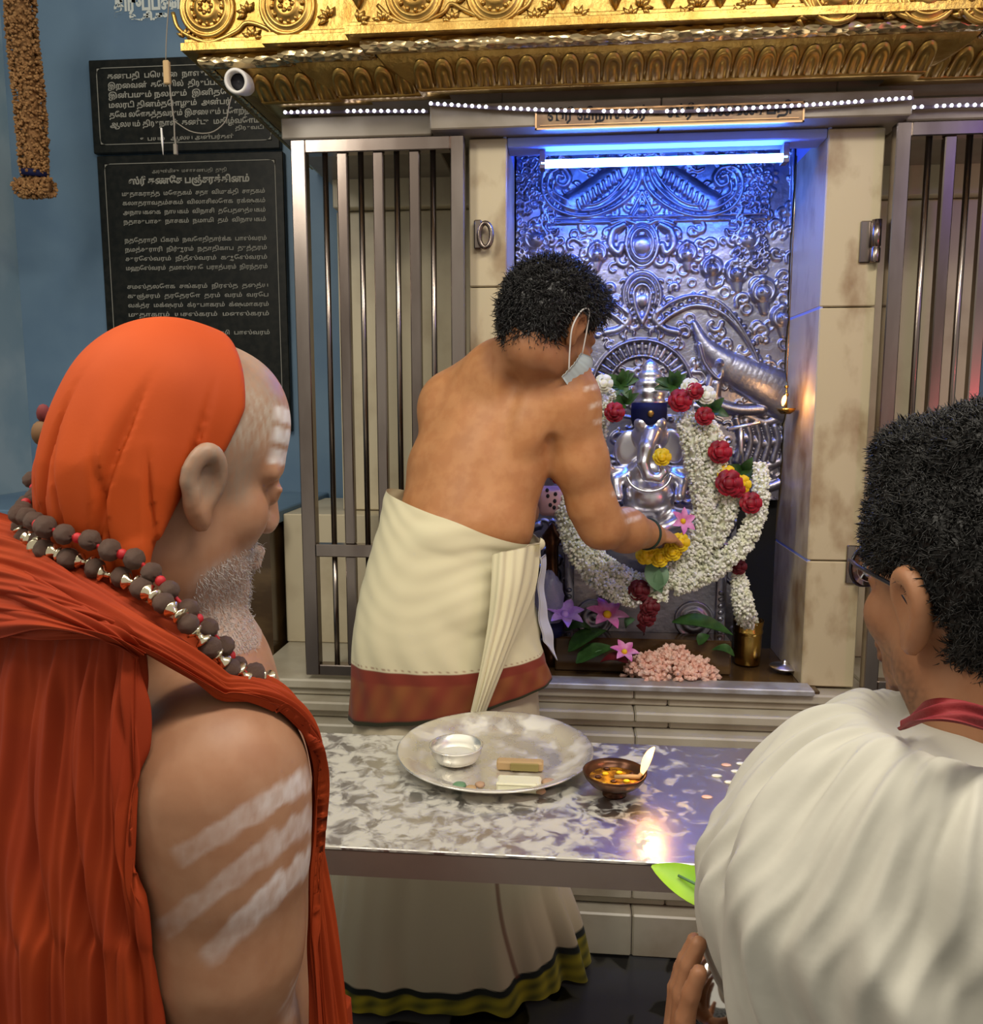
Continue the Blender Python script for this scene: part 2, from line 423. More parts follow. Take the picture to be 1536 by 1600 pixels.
M_['steel'] = mat('brushed_stainless_steel', (.34, .29, .26), .24, 1.0, col2=(.20, .16, .14), nscale=7, bump=.12, bscale=9, bdist=.002, stretch=(1, 1, .25))
M_['silver'] = mat('silver_repousse', (.37, .37, .44), .38, 1.0, col2=(.17, .165, .20), nscale=9, nlo=.4, nhi=.75, bump=.5, bscale=45, bdist=.004)
M_['idol'] = mat('polished_silver', (.74, .73, .78), .30, 1.0)
M_['plate'] = mat('worn_steel_plate', (.74, .72, .67), .26, .8, col2=(.80, .78, .70), nscale=22, nlo=.45, nhi=.62, rvar=.4, bump=.1, bscale=30)
M_['niche'] = mat('niche_wall_lit_blue', (.27, .34, .74), .45, bump=.15, bscale=30)  # blue of the tube light is put into this base colour
M_['black'] = mat('black_void', (.01, .01, .012), .8)
M_['white'] = mat('white_plastic', (.62, .60, .56), .4)
M_['dark'] = mat('dark_glass', (.012, .012, .02), .35)
M_['led'] = mat('led_diode_glow', (1, 1, 1), .4, emit=(.86, .88, 1.0), estr=9)
M_['ledstrip'] = mat('led_strip_backing', (.12, .10, .14), .5)
M_['tubeglow'] = mat('blue_white_tube_glow', (1, 1, 1), .4, emit=(.055, .18, 1.0), estr=95)
M_['flame'] = mat('flame_glow', (1, .6, .2), .5, emit=(1.0, .50, .16), estr=4)
M_['floor'] = None
M_['skin'] = mat('skin', (.4, .2, .1), .50, attr=True, col2=(.90, .84, .80), nscale=35, bump=.12, bscale=140, bdist=.001, sss=.10, spec=.4)
M_['cloth'] = mat('dyed_cloth', (.5, .5, .5), .85, attr=True, bump=.12, bscale=500, bdist=.0006, spec=.15, sheen=.1)
M_['orange'] = mat('orange_cotton', (.34, .042, .007), .75, col2=(.28, .030, .006), nscale=8, bump=.12, bscale=450, bdist=.0006, spec=.2)
M_['turban'] = mat('bright_orange_cotton', (.50, .070, .007), .7, col2=(.44, .058, .006), nscale=6, bump=.10, bscale=450, bdist=.0006, spec=.25)
M_['hair'] = mat('black_hair', (.008, .007, .007), .38, spec=.5)
M_['hair2'] = mat('brown_black_hair', (.007, .006, .005), .5, spec=.5)
M_['bead'] = mat('rudraksha_bead', (.34, .20, .14), .55, col2=(.15, .08, .055), nscale=120, nlo=.4, nhi=.6, bump=1, bscale=130, bdist=.003)
M_['cap'] = mat('gilt_silver_cap', (.85, .74, .52), .18, 1.0)
M_['red'] = mat('red_thread', (.45, .01, .015), .6)
M_['petalw'] = mat('white_petals', (.85, .85, .80), .6, col2=(.70, .72, .52), nscale=60)
M_['rose'] = mat('red_rose_petals', (.38, .004, .02), .55, col2=(.2, .0, .01), nscale=40)
M_['darkrose'] = mat('dark_red_rose_petals', (.12, .004, .01), .6)
M_['pink'] = mat('pink_petals', (.62, .14, .42), .5, col2=(.8, .35, .62), nscale=30)
M_['violet'] = mat('violet_petals', (.42, .22, .75), .5, col2=(.6, .4, .9), nscale=30)
M_['peach'] = mat('peach_petals', (.75, .42, .32), .6, col2=(.78, .55, .45), nscale=60)
M_['yellow'] = mat('yellow_petals', (.85, .62, .01), .55, col2=(.8, .5, .0), nscale=50)
M_['leaf'] = mat('dark_green_leaf', (.02, .06, .012), .45, col2=(.035, .1, .02), nscale=40)
M_['sage'] = mat('pale_green_leaf', (.12, .24, .12), .5)
M_['lime'] = mat('lime_green_leaf', (.24, .52, .01), .45, col2=(.36, .62, .02), nscale=20, sss=.1)
M_['brass'] = mat('brass', (.55, .36, .09), .25, 1.0, col2=(.38, .22, .05), nscale=14)
M_['bronze'] = mat('dark_bronze', (.13, .055, .025), .3, .8, col2=(.05, .02, .01), nscale=20)
M_['oil'] = mat('lamp_oil', (.20, .08, .01), .08, col2=(.75, .35, .03), nscale=60, nlo=.45, nhi=.65, bump=.5, bscale=60)
M_['dry'] = mat('dried_brown_petals', (.36, .19, .07), .8, col2=(.22, .10, .03), nscale=70)
M_['paper'] = mat('cream_paper', (.66, .64, .46), .7)
M_['tan'] = mat('tan_paper', (.42, .28, .13), .7)
M_['cocoa'] = mat('brown_biscuit', (.40, .25, .15), .8, bump=.4, bscale=60)
M_['maskc'] = mat('pale_blue_mask_fabric', (.50, .60, .60), .8)
M_['cord'] = mat('grey_cord', (.17, .15, .12), .6)
M_['pinkcloth'] = mat('pale_pink_cloth', (.56, .34, .36), .7)
M_['navy'] = mat('navy_cloth', (.008, .010, .05), .7, spec=.2)
M_['lavender'] = mat('lavender_crumpled_plastic', (.20, .20, .34), .35, bump=.8, bscale=18, bdist=.01)
M_['green'] = mat('dark_green_thread', (.01, .03, .015), .7)

def floor_mat():
    m = bpy.data.materials.new('dark_mottled_stone'); m.use_nodes = True; nt = m.node_tree; N = nt.nodes; L = nt.links
    b = N['Principled BSDF']; b.inputs['Roughness'].default_value = .22
    tc = N.new('ShaderNodeTexCoord'); nz = N.new('ShaderNodeTexNoise'); nz.inputs['Scale'].default_value = 6
    mx = N.new('ShaderNodeMixRGB'); mx.inputs[0].default_value = .14
    L.new(tc.outputs['Object'], nz.inputs['Vector']); L.new(tc.outputs['Object'], mx.inputs[1]); L.new(nz.outputs['Color'], mx.inputs[2])
    v = N.new('ShaderNodeTexVoronoi'); v.feature = 'DISTANCE_TO_EDGE'; v.inputs['Scale'].default_value = 6.0; L.new(mx.outputs[0], v.inputs['Vector'])
    r = N.new('ShaderNodeValToRGB'); e = r.color_ramp.elements
    e[0].position = .10; e[0].color = (.055, .056, .062, 1); e[1].position = .16; e[1].color = (.004, .004, .005, 1)
    x = e.new(.13); x.color = (.055, .055, .05, 1)
    L.new(v.outputs['Distance'], r.inputs[0]); L.new(r.outputs[0], b.inputs['Base Color'])
    return m
M_['floor'] = floor_mat()
def table_mat():
    m = bpy.data.materials.new('ash_smeared_steel'); m.use_nodes = True; nt = m.node_tree; N = nt.nodes; L = nt.links
    b = N['Principled BSDF']
    tc = N.new('ShaderNodeTexCoord')
    n = N.new('ShaderNodeTexNoise'); n.inputs['Scale'].default_value = 30; n.inputs['Detail'].default_value = 10; n.inputs['Distortion'].default_value = .55; n.inputs['Roughness'].default_value = .62
    L.new(tc.outputs['Object'], n.inputs['Vector'])
    sx = N.new('ShaderNodeSeparateXYZ'); L.new(tc.outputs['Object'], sx.inputs[0])
    mr = N.new('ShaderNodeMapRange'); mr.inputs[1].default_value = .05; mr.inputs[2].default_value = .32; mr.inputs[3].default_value = .05; mr.inputs[4].default_value = -.10
    L.new(sx.outputs[0], mr.inputs[0])
    ad = N.new('ShaderNodeMath'); L.new(n.outputs['Fac'], ad.inputs[0]); L.new(mr.outputs[0], ad.inputs[1])
    r = N.new('ShaderNodeMapRange'); r.inputs[1].default_value = .47; r.inputs[2].default_value = .60; L.new(ad.outputs[0], r.inputs[0])
    mc = N.new('ShaderNodeMixRGB'); mc.inputs[1].default_value = (.56, .55, .54, 1); mc.inputs[2].default_value = (.55, .53, .46, 1); L.new(r.outputs[0], mc.inputs[0])
    L.new(mc.outputs[0], b.inputs['Base Color'])
    m2 = N.new('ShaderNodeMapRange'); m2.inputs[3].default_value = 1; m2.inputs[4].default_value = .15; L.new(r.outputs[0], m2.inputs[0]); L.new(m2.outputs[0], b.inputs['Metallic'])
    m3 = N.new('ShaderNodeMapRange'); m3.inputs[3].default_value = .34; m3.inputs[4].default_value = .6; L.new(r.outputs[0], m3.inputs[0]); L.new(m3.outputs[0], b.inputs['Roughness'])
    bp = N.new('ShaderNodeBump'); bp.inputs['Strength'].default_value = .2; bp.inputs['Distance'].default_value = .002
    L.new(n.outputs['Fac'], bp.inputs['Height']); L.new(bp.outputs[0], b.inputs['Normal'])
    return m
M_['table'] = table_mat()

# ================================================================ SETTING
S_ = thing
def struct(name, mb, m, smooth=False):
    o = mb.build(name, m, None, smooth, kind='structure'); return o
struct('floor', MB().box(-2.6, 2.6, -1.6, 3.3, -.06, 0), M_['floor'])
struct('wall_back', MB().box(-2.15, 2.6, 3.0, 3.12, 0, 3.3), M_['blue'])
struct('wall_left', MB().box(-2.16, -2.04, 1.2, 3.0, 0, 3.3), M_['ltblue'])
dado = MB().box(-2.04, -.90, 2.42, 3.0, 0, 1.085); dado_o = dado.build('wall_dado', M_['brownmarble'], None, kind='structure')
struct('trim_1', MB().box(-2.04, -.885, 2.40, 3.0, 1.085, 1.125, .004), M_['blue'])
struct('trim_2', MB().box(-2.04, -1.95, 1.25, 2.40, 1.08, 1.125, .004), M_['ltblue'])

# marble wall of the shrine seen behind the gates: blocks
shrine = thing('shrine_wall', None, None, (0.23, 2.2, 0.7), kind='structure')
def block(name, x0, x1, y0, y1, z0, z1, m, bv=.003, parent=shrine, **k):
    return MB().box(x0, x1, y0, y1, z0, z1, bv).build(name, m, parent, **k)
for sx in (0, 1):
    X = lambda a: a if sx == 0 else .46 - a
    def blk(name, xa, xb, *r, **k): block(name, min(X(xa), X(xb)), max(X(xa), X(xb)), *r, **k)
    blk('marble_block', -.885, -.26, 2.50, 2.95, .70, 1.11, M_['marble'])      # low block
    blk('marble_block', -.72, -.26, 2.60, 2.70, 1.113, 2.035, M_['marble'])    # upper slab
    blk('marble_block', -.72, -.26, 2.56, 2.70, 2.038, 2.3, M_['marble'])
# pilasters beside the niche, in blocks with open joints
zs_r = [.705, 1.045, 1.69, 2.118]; zs_l = [.705, 1.22, 1.75, 2.118]
for a, b in zip(zs_l[:-1], zs_l[1:]): block('pilaster_block', -.262, -.165, 2.20, 2.60, a + .0015, b - .0015, M_['stained'])
for a, b in zip(zs_r[:-1], zs_r[1:]): block('pilaster_block', .622, .757, 2.20, 2.60, a + .0015, b - .0015, M_['stained'])
# lintels
zl = 2.12
block('lintel_block', -.74, -.352, 2.17, 2.62, zl, 2.172, M_['lintel'])
block('lintel_block', -.35, .21, 2.13, 2.28, zl, 2.178, M_['lintel'])
block('lintel_block', .212, .79, 2.13, 2.28, zl, 2.178, M_['lintel'])
block('lintel_block', .792, 1.3, 2.17, 2.62, zl, 2.172, M_['lintel'])
block('lintel_core', -.70, -.177, 2.19, 2.62, 2.179, 2.6, M_['lintel'])
block('lintel_core', -.1765, .634, 2.19, 2.28, 2.179, 2.6, M_['lintel'])
block('lintel_core', .6345, 1.3, 2.19, 2.62, 2.179, 2.6, M_['lintel'])
block('niche_ceiling', -.1765, .634, 2.281, 2.62, 2.36, 2.40, M_['niche'])
# niche lining: back, sides, ceiling, floor slab
block('niche_side', -.175, -.166, 2.203, 2.56, .70, 2.358, M_['niche'])
block('niche_side', .623, .632, 2.203, 2.56, .70, 2.358, M_['niche'])
block('niche_lip', -.165, .622, 2.204, 2.285, 2.095, 2.119, M_['niche'])
block('niche_back', -.175, .63, 2.54, 2.60, .70, 2.358, M_['black'])
block('niche_floor', -.20, .66, 2.16, 2.60, .685, .708, M_['brownmarble'])
block('sill_strip', -.18, .64, 2.135, 2.20, .70, .716, mat('worn_pale_metal', (.52, .53, .58), .4, .4, col2=(.36, .33, .32), nscale=14), label='pale metal strip along the niche sill')
# plinth courses: (y front, z0, z1), each in blocks
prof = [(2.150, .672, .700), (2.165, .650, .672), (2.115, .622, .650), (2.135, .600, .622), (2.085, .565, .600), (2.105, .540, .565), (2.065, .47, .540),
        (2.125, .40, .47), (2.100, .34, .40), (2.125, .30, .34), (2.085, .245, .30), (2.115, .215, .245), (2.075, .15, .215), (2.10, .12, .15), (2.055, .0, .12)]
pl = thing('shrine_plinth', None, None, (0.23, 2.1, 0), kind='structure')
for i, (y, z0, z1) in enumerate(prof):
    cuts = [-.885, -.45 + .11 * (i % 3), .18 + .09 * (i % 2), .80 - .08 * (i % 3), 1.35]
    for a, b in zip(cuts[:-1], cuts[1:]):
        MB().box(a + .001, b - .001, y, 2.60, z0 + .0008, z1 - .0008, .0045).build('plinth_block', M_['plinth'], pl)
MB().box(-.885, 1.35, 2.6, 2.96, 0, .699, .003).build('plinth_core', M_['plinth'], pl)

# ================================================================ TEXT
FONT = None
def text_mesh(s, size=1.0, bold=0.0):
    cu = bpy.data.curves.new('lettering', 'FONT'); cu.body = s; cu.size = size; cu.extrude = 0.0004 / 1; cu.resolution_u = 2; cu.offset = bold
    o = bpy.data.objects.new('lettering', cu); C.objects.link(o)
    dg = bpy.context.evaluated_depsgraph_get(); dg.update()
    me = bpy.data.meshes.new_from_object(o.evaluated_get(dg)); bpy.data.objects.remove(o); bpy.data.curves.remove(cu)
    V = np.array([v.co[:] for v in me.vertices]); Fc = [tuple(p.vertices) for p in me.polygons]; bpy.data.meshes.remove(me)
    return V, Fc
def lettering(name, s, x0, x1, z, h, y, m, parent, bold=0.0, fit=True, justify=False):
    """text facing -Y with its baseline at z, between x0 and x1 (justified by words if asked)"""
    V, Fc = text_mesh(s, h * 1.3, bold)
    if len(V) == 0: return
    wd = V[:, 0].max() - V[:, 0].min(); sc = (x1 - x0) / wd if fit else 1
    X = x0 + (V[:, 0] - V[:, 0].min()) * sc
    W = np.stack([X, y - V[:, 2] - .0006, z + V[:, 1]], -1)
    return MESH(name, W, Fc, m, parent, False, kind='stuff')

# ================================================================ BLACK PLAQUES
def plaque(label, xL, xR, z0, z1, lines, head_idx=()):
    t = thing('granite_plaque', label, 'plaque', ((xL + xR) / 2, 3.0, z0))
    MB().box(xL, xR, 2.972, 2.999, z0, z1, .003).build('slab', M_['granite'], t)
    b = MB(); y = 2.970; i = .028; wv = .0022
    fx0, fx1, fz0, fz1 = xL + i, xR - i, z0 + i, z1 - i
    b.box(fx0, fx1, y, 2.9722, fz1 - wv, fz1); b.box(fx0, fx1, y, 2.9722, fz0, fz0 + wv)
    b.box(fx0, fx0 + wv, y, 2.9722, fz0, fz1); b.box(fx1 - wv, fx1, y, 2.9722, fz0, fz1)
    for cx, cz, sx, sz in ((fx0, fz0, 1, 1), (fx1, fz0, -1, 1), (fx0, fz1, 1, -1), (fx1, fz1, -1, -1)):
        c = .024; vs = [(cx, y, cz), (cx + sx * c, y, cz)] + [(cx + sx * c - sx * c * math.sin(a), y, cz + sz * c - sz * c * math.cos(a)) for a in (.4, .8, 1.2)] + [(cx, y, cz + sz * c)]
        b.add(vs, [tuple(range(6))])
    b.build('border', M_['engrave'], t)
    for (s, fx, fx2, zz, h, bo) in lines: lettering('engraved_line', s, xL + fx * (xR - xL), xL + fx2 * (xR - xL), zz, h, 2.9715, M_['engrave'], t, bo)
    return t
A = P(137, 92, 2.97); B = P(437, 235, 2.97)
zt, zb = P(280, 88, 2.97)[2], P(280, 236, 2.97)[2]
L1 = ['கணபதி  பெயரை  நாளும்  நினைந்து', 'இறைவன்  கோயில்  திருப்பணி  செய்த', 'இன்பமும் நலமும்  இனிதே  அருள்', 'மலரடி தினம்தொழும்  அன்பர்  குலம்', 'தேவ லோகத்தவரும் இசையும் போற்றும்', 'ஆலயம் திருநாள்  கண்டு  மகிழ்வோம்']
lines = []
for i, s in enumerate(L1): lines.append((s, .10, .90, P(280, 119 + i * 15.2, 2.97)[2], .019, .0006))
lines.append(('திருவடி', .77, .92, P(280, 205, 2.97)[2], .013, .0003)); lines.append(('உபயம்   ஆலய அன்பர்கள்', .26, .76, P(280, 218, 2.97)[2], .014, .0003))
plaque('upper black granite plaque of engraved white verse beside the gold cornice', A[0], B[0], zb, zt, lines)
zt2, zb2 = P(280, 239, 2.97)[2], 1.35
L2 = ['முதாகராத்த  மோதகம்  சதா  விமுக்தி  சாதகம்', 'கலாதராவதம்சகம்  விலாசிலோக  ரக்ஷகம்', 'அநாயகைக  நாயகம்  விநாசி  தேபதைத்யகம்', 'நதாசுபாசு  நாசகம்  நமாமி  தம்  விநாயகம்', '', 'நதேதராதி  பீகரம்  நவோதிதார்க்க  பாஸ்வரம்',
      'நமத்சுராரி  நிர்ஜரம்  நதாதிகாப  துத்தரம்', 'சுரேஸ்வரம்  நிதீஸ்வரம்  கஜேஸ்வரம்', 'மஹேஸ்வரம்  தமாஸ்ரயே  பராத்பரம்  நிரந்தரம்', '', 'சமஸ்தலோக  சங்கரம்  நிரஸ்த  தைத்ய', 'குஞ்சரம்  தரேதரோ  தரம்  வரம்  வரேப', 'வக்த்ர  மக்ஷரம்  க்ருபாகரம்  க்ஷமாகரம்', 'முதாகரம்  யசஸ்கரம்  மனஸ்கரம்', '', 'நமஸ்க்ருதாம்  நமஸ்கரோமி  பாஸ்வரம்']
lines = [('அருள்மிகு  மகாகணபதி  துதி', .30, .70, P(280, 269, 2.97)[2], .012, .0), ('ஸ்ரீ கணேச பஞ்சரத்தினம்', .17, .82, P(280, 286, 2.97)[2], .024, .0012)]
for i, s in enumerate(L2):
    if s: lines.append((s, .13, .90, P(280, 304 + i * 14.6, 2.97)[2], .015, .0003))
plaque('tall lower black granite plaque of engraved verse stanzas behind the orange headcloth', A[0] + .01, B[0] + .01, zb2, zt2 - .002, lines)
wt = thing('painted_wall_writing', 'white painted writing high on the blue wall beside the gold cornice', 'lettering', tuple(P(215, 40, 2.998)))
a = P(178, 17, 2.998); b = P(262, 17, 2.998); lettering('written_line', 'திருப்பணி', a[0], b[0] + .06, a[2], .045, 2.9995, M_['paintwhite'], wt, .003)
a = P(202, 32, 2.998); b = P(262, 32, 2.998); lettering('written_line', 'உ.சி.சு', a[0], b[0], a[2], .026, 2.9995, M_['paintwhite'], wt, .002)

# ================================================================ GATES
def gate(label, mirror):
    X = (lambda a: a) if not mirror else (lambda a: .497 + .0 - a - .0)   # mirror plane between the gates
    t = thing('steel_gate', label, 'gate', (X(-.49), 2.17, .70))
    def bx(name, xa, xb, ya, yb, za, zb_, m=M_['steel'], bv=.0025, **k):
        xa, xb = sorted((X(xa), X(xb))); return MB().box(xa, xb, ya, yb, za, zb_, bv).build(name, m, t, **k)
    z0, z1 = .712, 2.112
    bx('frame_post', -.711, -.673, 2.150, 2.185, z0, z1); bx('frame_post', -.303, -.268, 2.150, 2.185, z0, z1)
    bx('top_rail', -.673, -.303, 2.150, 2.185, z1 - .033, z1)
    bx('middle_rail', -.673, -.303, 2.146, 2.182, 1.043, 1.077)
    bx('bottom_rail', -.673, -.303, 2.150, 2.185, z0, z0 + .030)
    n = 7
    for i in range(n):
        xc = -.673 + (.37) * (i + 1) / (n + 1)
        for za, zb_ in ((z0 + .03, 1.043), (1.077, z1 - .033)):
            if i % 2: bx('flat_bar', xc - .0135, xc + .0135, 2.155, 2.180, za, zb_)
            else: MB().tube([(X(xc), 2.168, za), (X(xc), 2.168, (za + zb_) / 2), (X(xc), 2.168, zb_)], .0075, 12).build('round_bar', M_['steel'], t, True)
    return t
gL = gate('left steel bar gate between the blue wall and the priest', False)
gR = gate('right steel bar gate partly hidden behind the black haired man', True)
# hinges and hasp
def hinge(label, px, py, Y, rz):
    p = P(px, py, Y); t = thing('gate_hinge', label, 'hinge', tuple(p), group=None)
    MB().box(p[0] - .022, p[0] + .004, p[1] - .004, p[1] + .006, p[2] - .05, p[2] + .05, .002).build('leaf_plate', M_['steel'], t)
    MB().lathe([(0, -.052), (.011, -.052), (.012, -.048), (.012, -.018), (.010, -.016), (.010, -.014), (.012, -.012), (.012, .05), (.0, .052)], p + np.array([.012, -.012, 0]), 14).build('knuckle', M_['steel'], t, True)
hinge('steel barrel hinge high on the right marble pilaster', 1358, 378, 2.196, 0)
hinge('steel barrel hinge low on the right pilaster behind the eyeglasses', 1336, 882, 2.196, 0)
p = P(752, 367, 2.19); t = thing('lock_hasp', 'oval steel lock ring on the left marble pilaster', 'lock', tuple(p))
MB().box(p[0] - .018, p[0] + .002, 2.180, 2.2, p[2] - .036, p[2] + .036, .003).build('hasp_plate', M_['steel'], t)
MB().tube([(p[0] + .012 + .016 * math.cos(a), 2.174, p[2] - .004 + .030 * math.sin(a)) for a in np.linspace(0, 2 * math.pi, 24, endpoint=False)], .0065, 8, closed=True).build('ring', M_['steel'], t, True)

# ================================================================ GOLD CORNICE
gc = thing('gold_cornice', 'embossed gold sheet cornice with medallions above the shrine opening', 'cornice', (.23, 2.1, 2.18))
path = [(-.70, 2.95), (-.70, 2.17), (-.50, 2.17), (-.50, 2.150), (-.30, 2.150), (-.30, 2.12), (.72, 2.12), (.72, 2.16), (1.5, 2.16)]
def miter(path, o):
    out = []
    pts = [np.array(p, float) for p in path]
    def nrm(a, b): d = b - a; d = d / np.linalg.norm(d); return np.array([d[1], -d[0]])
    for i, p in enumerate(pts):
        ns = []
        if i > 0: ns.append(nrm(pts[i - 1], p))
        if i < len(pts) - 1: ns.append(nrm(p, pts[i + 1]))
        v = ns[0] if len(ns) == 1 else ns[0] + ns[1]
        if len(ns) == 2: v = v / (1 + ns[0] @ ns[1])
        out.append(p + v * o)
    return out
def sweep(profile, name, m, smooth=True):
    V = []; n = len(profile)
    rows = []
    for o, z in profile:
        r = miter(path, o); rows.append([(q[0], q[1], z) for q in r])
    rows = np.array(rows)      # n x m x 3
    V = []; Fc = []
    for j in range(len(path) - 1):       # split segments so corners stay crisp
        b = len(V)
        seg = rows[:, j:j + 2]; L = np.linalg.norm(seg[0, 1] - seg[0, 0]); k = max(2, int(L / .03) + 1)
        for i in range(n):
            for q in range(k): V.append(seg[i, 0] + (seg[i, 1] - seg[i, 0]) * q / (k - 1))
        for i in range(n - 1):
            for q in range(k - 1): Fc.append((b + i * k + q, b + i * k + q + 1, b + (i + 1) * k + q + 1, b + (i + 1) * k + q))
    return MESH(name, V, Fc, m, gc, smooth)
arc = lambda c, r, a0, a1, n: [(c[0] + r * math.cos(a), c[1] + r * math.sin(a)) for a in np.linspace(math.radians(a0), math.radians(a1), n)]
sweep([(.0, 2.196), (.045, 2.188), (.060, 2.184), (.066, 2.188), (.066, 2.196)], 'lower_lip', M_['goldsmooth'])
frz = cr(np.array([(.064, 2.196), (.085, 2.200), (.112, 2.212), (.135, 2.226), (.148, 2.240)]), 14)
sweep([tuple(a) for a in frz], 'frieze', M_['gold'])
sweep([(.150, 2.236)] + arc((.160, 2.249), .017, -120, 60, 10) + [(.165, 2.262)], 'hammered_roll', M_['goldtorus'])
sweep([(.165, 2.262), (.200, 2.257), (.203, 2.259), (.203, 2.275), (.196, 2.279), (.196, 2.285), (.190, 2.289), (.190, 2.56), (.2, 2.57), (.0, 2.6)], 'upper_band', M_['gold'], False)
# frieze petals: an arched raised petal, shared mesh, on every run of the frieze
def petal_mesh():
    b = MB(); n = 11; W = .022; H = .052
    for s, h, d in ((1.0, 0, .0), (.9, .004, 0), (.62, .0055, 0), (.5, .002, 0), (.2, .006, 0)):
        for i in range(n):
            a = math.pi * i / (n - 1)
            b.V.append((W * s * math.cos(a), -h * 1.5 - .001, H * .45 + H * .45 * s * math.sin(a) if 0 < i < n - 1 else H * .06 / s**.1))
    for r in range(4):
        for i in range(n - 1): b.F.append((r * n + i, r * n + i + 1, (r + 1) * n + i + 1, (r + 1) * n + i))
        b.F.append((r * n, (r + 1) * n, (r + 1) * n + n - 1, r * n + n - 1))
    b.F.append(tuple(range(4 * n, 5 * n)))
    return b
pmb = petal_mesh(); pm = None
mid = frz[7]; tan = frz[10] - frz[4]; tilt = math.atan2(tan[0], tan[1])      # lean outward
for j in range(1, len(path) - 1):
    a, b = np.array(miter(path, float(frz[1][0]))[j]), np.array(miter(path, float(frz[1][0]))[j + 1])
    a2, b2 = miter(path, float(frz[-1][0]))[j], miter(path, float(frz[-1][0]))[j + 1]
    L = np.linalg.norm(b - a)
    if abs((b - a)[1]) > .01: continue
    n = max(1, int(L / .047))
    for i in range(n):
        t_ = (i + .5) / n; q = a + (b - a) * t_
        if pm is None:
            pm = MESH('petal', np.array(pmb.V) + LOC[gc], pmb.F, M_['goldsmooth'], gc, True); o = pm
            o.location = (q[0] - LOC[gc][0], q[1] - LOC[gc][1], 2.189 - LOC[gc][2])
        else: o = inst(pm, gc, (q[0], q[1], 2.189))
        o.rotation_euler = (tilt, 0, 0); o.scale = (L / n / .047, 1, 1.65)
# medallions on the upper band
def medallion(parent, x, y, z, r, first=[None]):
    if first[0] is None:
        b = MB(); Mx = np.array([[1, 0, 0], [0, 0, -1], [0, 1, 0.]])
        pr = [(r, 0), (r, .006), (r * .93, .012), (r * .86, .007), (r * .80, .006), (r * .74, .012), (r * .68, .013), (r * .6, .006), (r * .5, .007), (r * .42, .013), (r * .3, .016), (r * .12, .012), (0.001, .013)]
        b.lathe(pr, (0, 0, 0), 32, Mx)
        for k in range(12):
            a = 2 * math.pi * k / 12; b.ball((r * .53 * math.cos(a), -.008, r * .53 * math.sin(a)), r * .085, 6, 4)
        for k in range(7):
            a = 2 * math.pi * k / 7; b.ball((r * .22 * math.cos(a), -.014, r * .22 * math.sin(a)), r * .1, 6, 4)
        o = MESH('medallion', np.array(b.V) + LOC[parent], b.F, M_['goldsmooth'], parent, True); first[0] = o
        o.location = tuple(np.array([x, y, z]) - LOC[parent])
    else: o = inst(first[0], parent, (x, y, z), (0, random.uniform(0, 3), 0))
    return o
def band_y(x): return (2.17 if x < -.5 - .19 else 2.15 if x < -.3 - .19 else 2.12 if x < .72 + .19 else 2.16) - .190
meds = []
for px, py, s in ((325, 14, 1), (450, 10, 1.), (648, -8, 1), (775, -10, 1), (1308, -12, 1), (1450, -12, 1), (1545, -12, 1)):
    Yb = 1.955 if px < 505 else 1.93
    q = P(px, py, Yb); Yb = band_y(q[0]); q = P(px, py, Yb); meds.append((px, q[0], Yb, q[2])); medallion(gc, q[0], Yb, q[2], .066)
# scalloped festoon ridge round the medallions, and hanging drops between
def festoon(pts, Y, r=.005):
    b = MB(); W = [P(px, py, Y - .004) for px, py in pts]; b.tube(cr(np.array(W), 40), r, 7); b.build('festoon', M_['goldsmooth'], gc, True)
festoon([(270, 20), (282, 48), (325, 66), (368, 50), (385, 36), (412, 42), (450, 62), (492, 42), (502, 10)], band_y(-.75))
festoon([(590, 8), (612, 28), (648, 38), (690, 22), (705, 6), (730, 18), (775, 34), (818, 14), (832, -4)], band_y(0))
festoon([(1250, -10), (1270, 18), (1308, 33), (1350, 12), (1385, 12), (1410, 24), (1450, 33), (1490, 12), (1510, -4)], band_y(0))
dmb = MB(); dmb.tube([(0, 0, .03), (0, -.004, .012), (0, -.006, -.006), (0, -.004, -.022)], [.024, .021, .012, .002], 10); dr = None
for px in (880, 962, 1045, 1125, 1208, 560, 1515):
    Yb = 1.93; q = P(px, -2, Yb)
    if dr is None:
        dr = MESH('pendant_drop', np.array(dmb.V) + LOC[gc], dmb.F, M_['goldsmooth'], gc, True); dr.location = tuple(q - LOC[gc])
    else: inst(dr, gc, q)
# small leaf sprigs beaten between
sp = None
smb = MB()
for a in (-60, -25, 10, 45, 80):
    ar = math.radians(a); d = np.array([math.sin(ar), 0, math.cos(ar)])
    smb.tube([d * .004, d * .012 + np.array([0, -.005, 0]), d * .024], [.002, .005, .001], 6)
for px, py in ((290, 60), (388, 22), (395, 62), (515, 30), (600, 36), (708, 36), (730, -2), (835, 34), (905, 30), (985, 30), (1070, 30), (1150, 30), (1240, 28), (1378, 28), (1505, 28), (560, 36), (860, 18), (1000, 14), (1090, 14), (1170, 14)):
    Yb = band_y(P(px, py, 1.94)[0]); q = P(px, py, Yb - .001)
    if sp is None:
        sp = MESH('leaf_sprig', np.array(smb.V) + LOC[gc], smb.F, M_['goldsmooth'], gc, True); sp.location = tuple(q - LOC[gc])
    else: inst(sp, gc, q, (0, random.uniform(-1, 1), 0), (1.2,) * 3)

